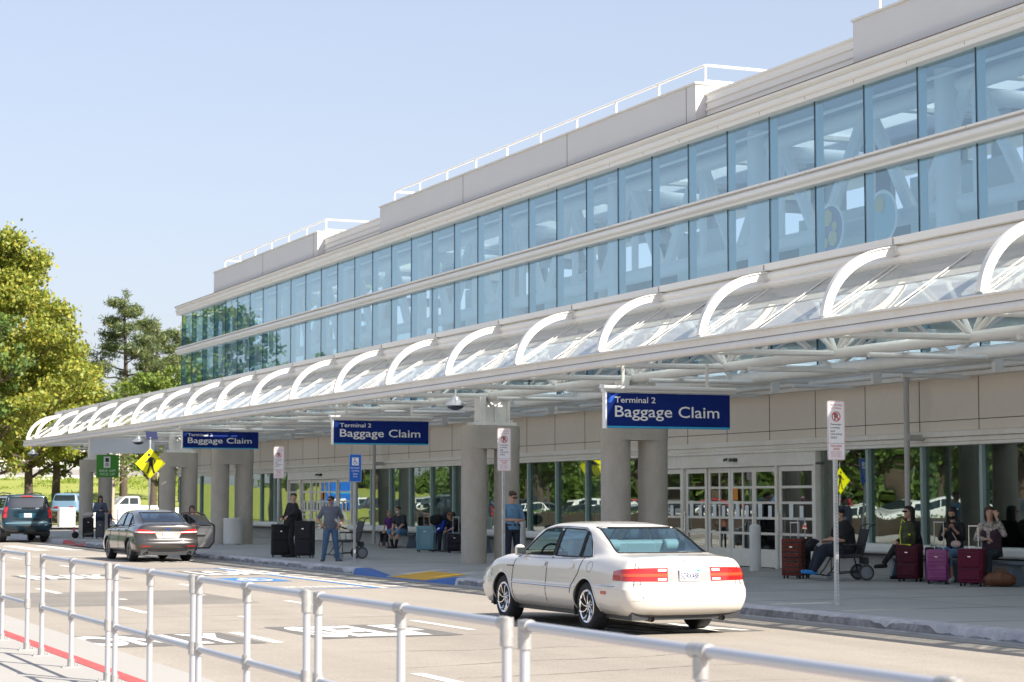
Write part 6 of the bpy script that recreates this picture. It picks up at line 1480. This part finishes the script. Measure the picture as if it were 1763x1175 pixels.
def pine(label, loc, H, R_, seed, lean=0, group='pines beyond the canopy', per=70):
    rn = random.Random(seed); r = empty('pine_tree', loc, 0, label, 'tree', group)
    mb, tips = limbs(rn, H, .30, 26, lambda t: R_*(1.1-t)**.7*rn.uniform(.45, 1.25), lean, .28, droop=.18); mb.build('trunk', bark, r); cl = []
    for pts, L, t in tips:
        e = pts[-1]; s_ = rn.uniform(.42, .76)*(R_*.28); cl.append(((e.x, e.y, e.z+.15), (s_, s_, s_*.5)))
        if len(pts) > 3: p = pts[3]; cl.append(((p.x, p.y, p.z+.25), (s_*.9, s_*.9, s_*.45)))
    cl.append(((lean*H, 0, H*.96), (.5, .5, .6))); cl.append(((lean*H*.95, 0, H*.88), (.8, .8, .35)))
    leaves('crown', cl, per*3.2, .13, lpine, r, seed, needle=True, shell=.2); return r
broad_tree('tall yellow-green tree filling the left edge of the picture', (19.6, 127.3, .3), 17.2, 5.9, 14, lgold, per=330, size=.12, trunk=.26, forkh=.16, clump=.20, cone=True)
broad_tree('tall tree beyond the left edge, seen in the end windows of the upper storey', (16.6, 123, .2), 12.8, 3.8, 8, lgrn, per=200, size=.13)
broad_tree('lower yellow-green tree right of the tallest one, above the canopy tip', (25.3, 147.5, .5), 12.0, 4.5, 12, lgold, per=300, size=.125, clump=.2)
broad_tree('rounded light green tree between the tallest tree and the pines', (29.5, 160, 1.4), 9.6, 3.6, 15, llime, per=280, size=.125)
broad_tree('light green tree just left of the upper glass corner, in front of the pines', (31.8, 134.5, .3), 9.6, 3.4, 21, llime, per=300, size=.11)
pine('tallest pine tree with a bare spire top', (32.6, 150.2, 1.0), 16.4, 5.2, 31)
pine('pine tree with a double top right of the tallest pine', (36.0, 155.5, 1.2), 14.6, 4.6, 37, .01)
pine('pine tree half hidden behind the upper glass corner', (39.6, 161, 1.6), 14.2, 4.6, 41)
pine('dark low pine tree left of the tallest pine', (31.6, 158, 1.4), 9.6, 3.6, 43)
broad_tree('slim pale-barked young tree with lime leaves behind the canopy columns', (24.9, 117.6, .1), 5.6, 1.5, 51, llime, 'young_tree', palebark, .13, 130, .09, forkh=.45)
grass = mat('sunny_grass', (.20, .27, .03), .9, n=((.5, .5), (6, .5), (40, .4)), bump=(30, .6), dark=(.32, .30, .07))
# grass bank rising to the wall, lawn strip, path
mb = MB(); rows = []
for j in range(13):
    y = 152+j*4.5; rows.append([(x, y, .2+max(0, (y-156))*.058*(1-.0*x)+.25*sin(x*.25+y*.1)*(j > 1)+max(0, min(1, (x-18)/16))*.9*(j > 0)) for x in range(-20, 91, 3)])
mb.grid(rows); struct(mb.build('grass_bank', grass))
sheet('lawn_strip', -10, 90, 135, 152, .16, grass); sheet('far_pavement', -20, 90, 122, 135, .1, walkm)
blades = leaves('grass_tufts', [((x+random.uniform(-2, 2), y+random.uniform(-2, 2), .3+max(0, (y-156))*.058+max(0, min(1, (x-18)/16))*.9), (2.6, 2.6, .16)) for x in range(14, 56, 4) for y in range(154, 206, 4)], 90, .15, leafmat('grass_blades', (.30, .36, .04), (.22, .30, .03), (.14, .2, .03)), None, 4, needle=True, shell=0); tag(blades, None, None, None, 'stuff')
def hedge(label, x0, x1, y0, y1, h, seed, z=.15, m=None, axis='x'):
    r = empty('hedge', (x0, y0, z), 0, label, 'hedge'); cl = []; rn = random.Random(seed)
    for i in range(int((x1-x0)/.8)+1):
        for j in range(int((y1-y0)/.8)+1): cl.append(((i*.8+rn.uniform(-.1, .1), j*.8, h*.5), (.55, .55, h*.52)))
    B('twigs', bark, [(0, x1-x0, 0, y1-y0, 0, h*.8)], r); leaves('leaves', cl, 160, .07 if x1-x0 < 20 else .1, m or llime, r, seed, shell=.75); return r
hedge('clipped bright green hedge behind the teal suv', 16, 27.4, 141, 142.2, 1.0, 61)
# guard rail
mb = MB(); mb.box(0, 20, 0, .06, .35, .75); 
for i in range(8): mb.box(.4+i*2.7, .55+i*2.7, .06, .2, 0, .75)
o = mb.build('guard_rail', M((.20, .17, .13), .8)); o.location = (16, 151, .3); tag(o, 'low brown guard rail above the clipped hedge', 'railing')
# far buildings
fw = mat('far_white_wall', (.62, .60, .56), .8, n=(.3, .2)); 
r = empty('far_building', (14, 216, 3.0), 0, 'long low white building beyond the grass bank', 'building')
mb = MB(); mb.box(0, 62, 0, 20, 1.6, 7.2); mb.build('wall', fw, r); B('base_wall', M((.28, .27, .26), .8), (0, 62.0, -.4, -.02, -2.5, 1.9), r); B('roof_edge', WHT, (-.2, 62.2, -.5, 20, 7.2, 7.5), r)
mb = MB()
for i in range(12): mb.box(2+i*5, 2.06+i*5, -.03, 0, 2, 7)
mb.build('panel_joint', M((.4, .4, .38), .8), r)
o = B('retaining_wall', fw, (0, 40, 0, .4, 0, 1.0)); o.location = (30, 212, 3.2); tag(o, 'low white retaining wall at the top of the grass bank', 'wall')
for i, (x, y, w_, h, l) in enumerate(((24.2, 127.6, .95, 1.15, 'white concrete block left of the farthest columns'), (25.3, 124, .7, .85, 'small white concrete block close to the luggage'))):
    o = B('concrete_block', WHT, (-w_/2, w_/2, -.4, .4, 0, h), bevel=.03); o.location = (x, y, .1); tag(o, l, 'barrier')
for x, y, l in ((24.35, 122.2, 'square grey post left of the woman in the hooded sweatshirt'), (26.15, 121.4, 'square grey post above the hood of the dark grey sedan'), (28.9, 121, 'square grey post behind the dark grey sedan roof')):
    mb = MB(); mb.box(-.13, .13, -.13, .13, 0, 1.05); mb.add([(-.13, -.13, 1.05), (.13, -.13, 1.05), (.13, .13, 1.05), (-.13, .13, 1.05), (-.08, .05, 1.2), (.08, .05, 1.2)], [(0, 1, 5, 4), (2, 3, 4, 5), (0, 4, 3), (1, 2, 5)])
    o = mb.build('grey_post', M((.40, .42, .44), .7), bevel=.01); o.location = (x, y, .1); tag(o, l, 'post')
o = B('low_white_wall', WHT, (0, 7.5, 0, .3, 0, 1.15), bevel=.02); o.location = (26.6, 126, .1); tag(o, 'low white wall beyond the columns, behind the dark grey sedan', 'wall')
# simple one-mesh vehicles for the distance
def far_car(sp, name):
    mb = body_mesh(sp, 34, 3); bm = tobm(mb); bm.normal_update()
    mi = {}
    polys = [(p, 'xz') for p in sp['side_windows']]+[(sp['backlight'], 'yz'), (sp['windshield'], 'yz')]
    for p, pl in polys:
        fs = cut(bm, p, pl, (lambda c_: abs(c_.y) > .3 and c_.z > .9) if pl == 'xz' else (lambda c_: abs(c_.x) > .35 and c_.z > .95))
        for f in fs: f.material_index = 1
    for ax_ in sp['axles']:
        fs = cut(bm, ring_poly(ax_, sp['rw'], sp['ra'], 14), 'xz', lambda c_: abs(c_.y) > .35 and c_.z < 1.0); bmesh.ops.delete(bm, geom=fs, context='FACES')
    k = MB(); idx = {v: i for i, v in enumerate(bm.verts)}; k.v = [tuple(v.co) for v in bm.verts]; k.f = [tuple(idx[v] for v in f.verts) for f in bm.faces]; k.m = [f.material_index for f in bm.faces]; bm.free()
    for ax_ in sp['axles']:
        for s in (1, -1):
            y = s*(sp['hw']-.13); k.lathe([(0, y-.1), (sp['rw'], y-.1), (sp['rw'], y+.1), (0, y+.1)], (ax_, 0, sp['rw']), 'y', 18, m=2); k.lathe([(0, y+s*.102), (sp['rw']*.6, y+s*.102)], (ax_, 0, sp['rw']), 'y', 14, m=3)
    k.box(sp['xr'], sp['xf'], -.7, .7, sp['ground'], .5, m=2)
    for s in (1, -1): k.box(-2.5, -2.42, s*.55-.15, s*.55+.15, .8, .92, m=4)
    o = k.build(name, [sp['paint'], M((.02, .03, .035), .08), BLK, M((.4, .4, .42), .3, metal=.8), lred]); o.data.materials[0] = sp['paint']; return o
cols_ = [carpaint('lot_paint_%d' % i, c) for i, c in enumerate(((.75, .75, .74), (.03, .03, .035), (.35, .36, .38), (.45, .03, .03), (.04, .10, .25), (.75, .74, .70), (.15, .16, .17)))]
protos = [far_car(white_spec, 'parked_car'), far_car(suv, 'parked_car')]
def place_far(pr, x, y, rz, pm, label, group=None, first=False, name=None):
    o = pr if first else pr.copy()
    if not first: C.objects.link(o)
    o.location = (x, y, .02); o.rotation_euler = (0, 0, rz)
    o.material_slots[0].link = 'OBJECT'; o.material_slots[0].material = pm; tag(o, label, 'car', group); return o
place_far(protos[1], 29.0, 150.0, R(62), M((.16, .28, .42), .35, coat=1), 'pale blue suv parked beyond the canopy, left of the far columns', first=True).location.z = .35
rn = random.Random(77); first = [True, False]
sheet('parking_lot', -75, -4.5, -20, 330, .002, asph)
for row, (x, rz) in enumerate(((-9, 90), (-16, -90), (-30, 88), (-37, -90), (-52, 90))):
    y = 62+row*8
    while y < 215:
        if rn.random() < .42:
            i = rn.randrange(2); ci = rn.randrange(7); place_far(protos[i], x+rn.uniform(-.3, .3), y, R(rz-90+rn.choice((0, 0, 180))), cols_[ci], '%s %s parked across the road, seen only as a reflection in the windows' % (('white', 'black', 'grey', 'red', 'blue', 'cream', 'dark grey')[ci], ('sedan', 'suv')[i]), 'cars parked across the road', first=(i == 0 and first[0]))
            if i == 0: first[0] = False
        y += 3.1 if row < 2 else 5.8
hg = leafmat('hedge_leaves', (.16, .22, .05), (.10, .15, .03), (.05, .08, .02))
hedge('long low hedge along the car park across the road, seen in the window reflections', -3.6, -2.2, 50, 150, 1.0, 71, m=hg)
hedge('far hedge between the rows of parked cars, seen in the window reflections', -23.4, -22.2, 70, 200, 1.2, 73, m=hg)
wood = leaves('far_wood', [((-95-(k % 3)*8, 20+k*5.5, 3.5+1.5*sin(k)), (5, 6, 5+1.5*sin(k*1.7))) for k in range(90)], 42, .5, lgrn, None, 9, shell=.3); tag(wood, None, None, None, 'stuff')
protoT = broad_tree('tree in the car park across the road, seen only in the window reflections', (-12.5, 96, 0), 9.5, 4.4, 81, lgrn, per=60, size=.2, group='trees in the car park across the road')
for x, y, s_, a in ((-12.5, 118, .9, 1), (-12.5, 141, 1.05, 2), (-20, 166, 1.2, 3), (-33.5, 120, 1.2, 4), (-33.5, 150, 1.1, 5), (-33.5, 186, 1.3, 6), (-50, 132, 1.6, .6), (-60, 165, 1.8, 1.6), (-60, 200, 1.7, 2.6), (-48, 225, 1.9, 3.6), (-70, 130, 1.7, 4.6), (-20, 205, 1.5, 5), (-38, 250, 2, 2), (-8, 235, 1.7, 1), (-72, 245, 2.2, .4)):
    d = dup(protoT, (x, y, 0), a); d.scale = (s_, s_, s_)
# white pickup
def pickup():
    r = empty('pickup_truck', (32.4, 147.5, .15), R(184), 'white pickup truck parked beyond the canopy columns', 'pickup truck'); pw = carpaint('pickup_white', (.72, .72, .70))
    mb = MB(); sec = [(-2.7, .95, .5), (-2.7, 1.12, .5), (2.0, 1.12, .5), (2.75, 1.02, .5), (2.8, .6, .5)]
    mb.prism([(-2.75, .45), (2.8, .45), (2.82, .95), (2.6, 1.12), (1.4, 1.2), (1.0, 1.22), (-.6, 1.22), (-.6, 1.18), (-2.75, 1.18)], (0, -.95, 0), UX, UZ, UY*1.9); mb.build('body', pw, r, bevel=.05)
    mb = MB(); rows = []
    mb.prism([(-.65, 1.2), (1.15, 1.2), (.6, 1.78), (.3, 1.84), (-.45, 1.84), (-.62, 1.75)], (0, -.82, 0), UX, UZ, UY*1.64); mb.build('cab', pw, r, bevel=.06)
    for s in (1, -1):
        mb = MB(); mb.prism([(-.5, 1.27), (.15, 1.27), (.15, 1.72), (-.45, 1.72)], (0, s*.823, 0), UX, UZ, UY*.006*s); mb.prism([(.22, 1.27), (.95, 1.27), (.5, 1.72), (.22, 1.72)], (0, s*.823, 0), UX, UZ, UY*.006*s); mb.build('side_window', M((.03, .04, .05), .1), r, smooth=False)
        for x in (-1.7, 1.75):
            mb = MB(); y = s*.86; mb.lathe([(0, y-.12), (.37, y-.12), (.37, y+.12), (0, y+.12)], (x, 0, .37), 'y', 22); mb.build('wheel', BLK, r)
            mb = MB(); mb.lathe([(0, y+s*.13), (.22, y+s*.125)], (x, 0, .37), 'y', 18); mb.build('hub', M((.4, .4, .42), .3, metal=.8), r)
    B('tail_light', lred, [(-2.77, -2.74, .78, .93, .8, 1.1), (-2.77, -2.74, -.93, -.78, .8, 1.1)], r)
pickup()

r = empty('blue_pylon_sign', (2.2, 140, .15), 0, 'tall blue pylon sign across the road, seen reflected in the windows by the bench', 'sign')
B('board', bls, (0, 2.4, 0, .3, 1.0, 5.4), r); B('post', ALU, [(.4, .55, .1, .2, 0, 1), (1.85, 2.0, .1, .2, 0, 1)], r); B('stripe', cyan, (0.002, 2.398, -.01, -.002, 2.0, 2.08), r); B('pale_patch', swt, [(.3, 2.0, -.01, -.002, 1.3, 1.6), (.3, 1.2, -.01, -.002, 4.2, 4.4), (.3, 1.6, -.01, -.002, 3.7, 3.9)], r)
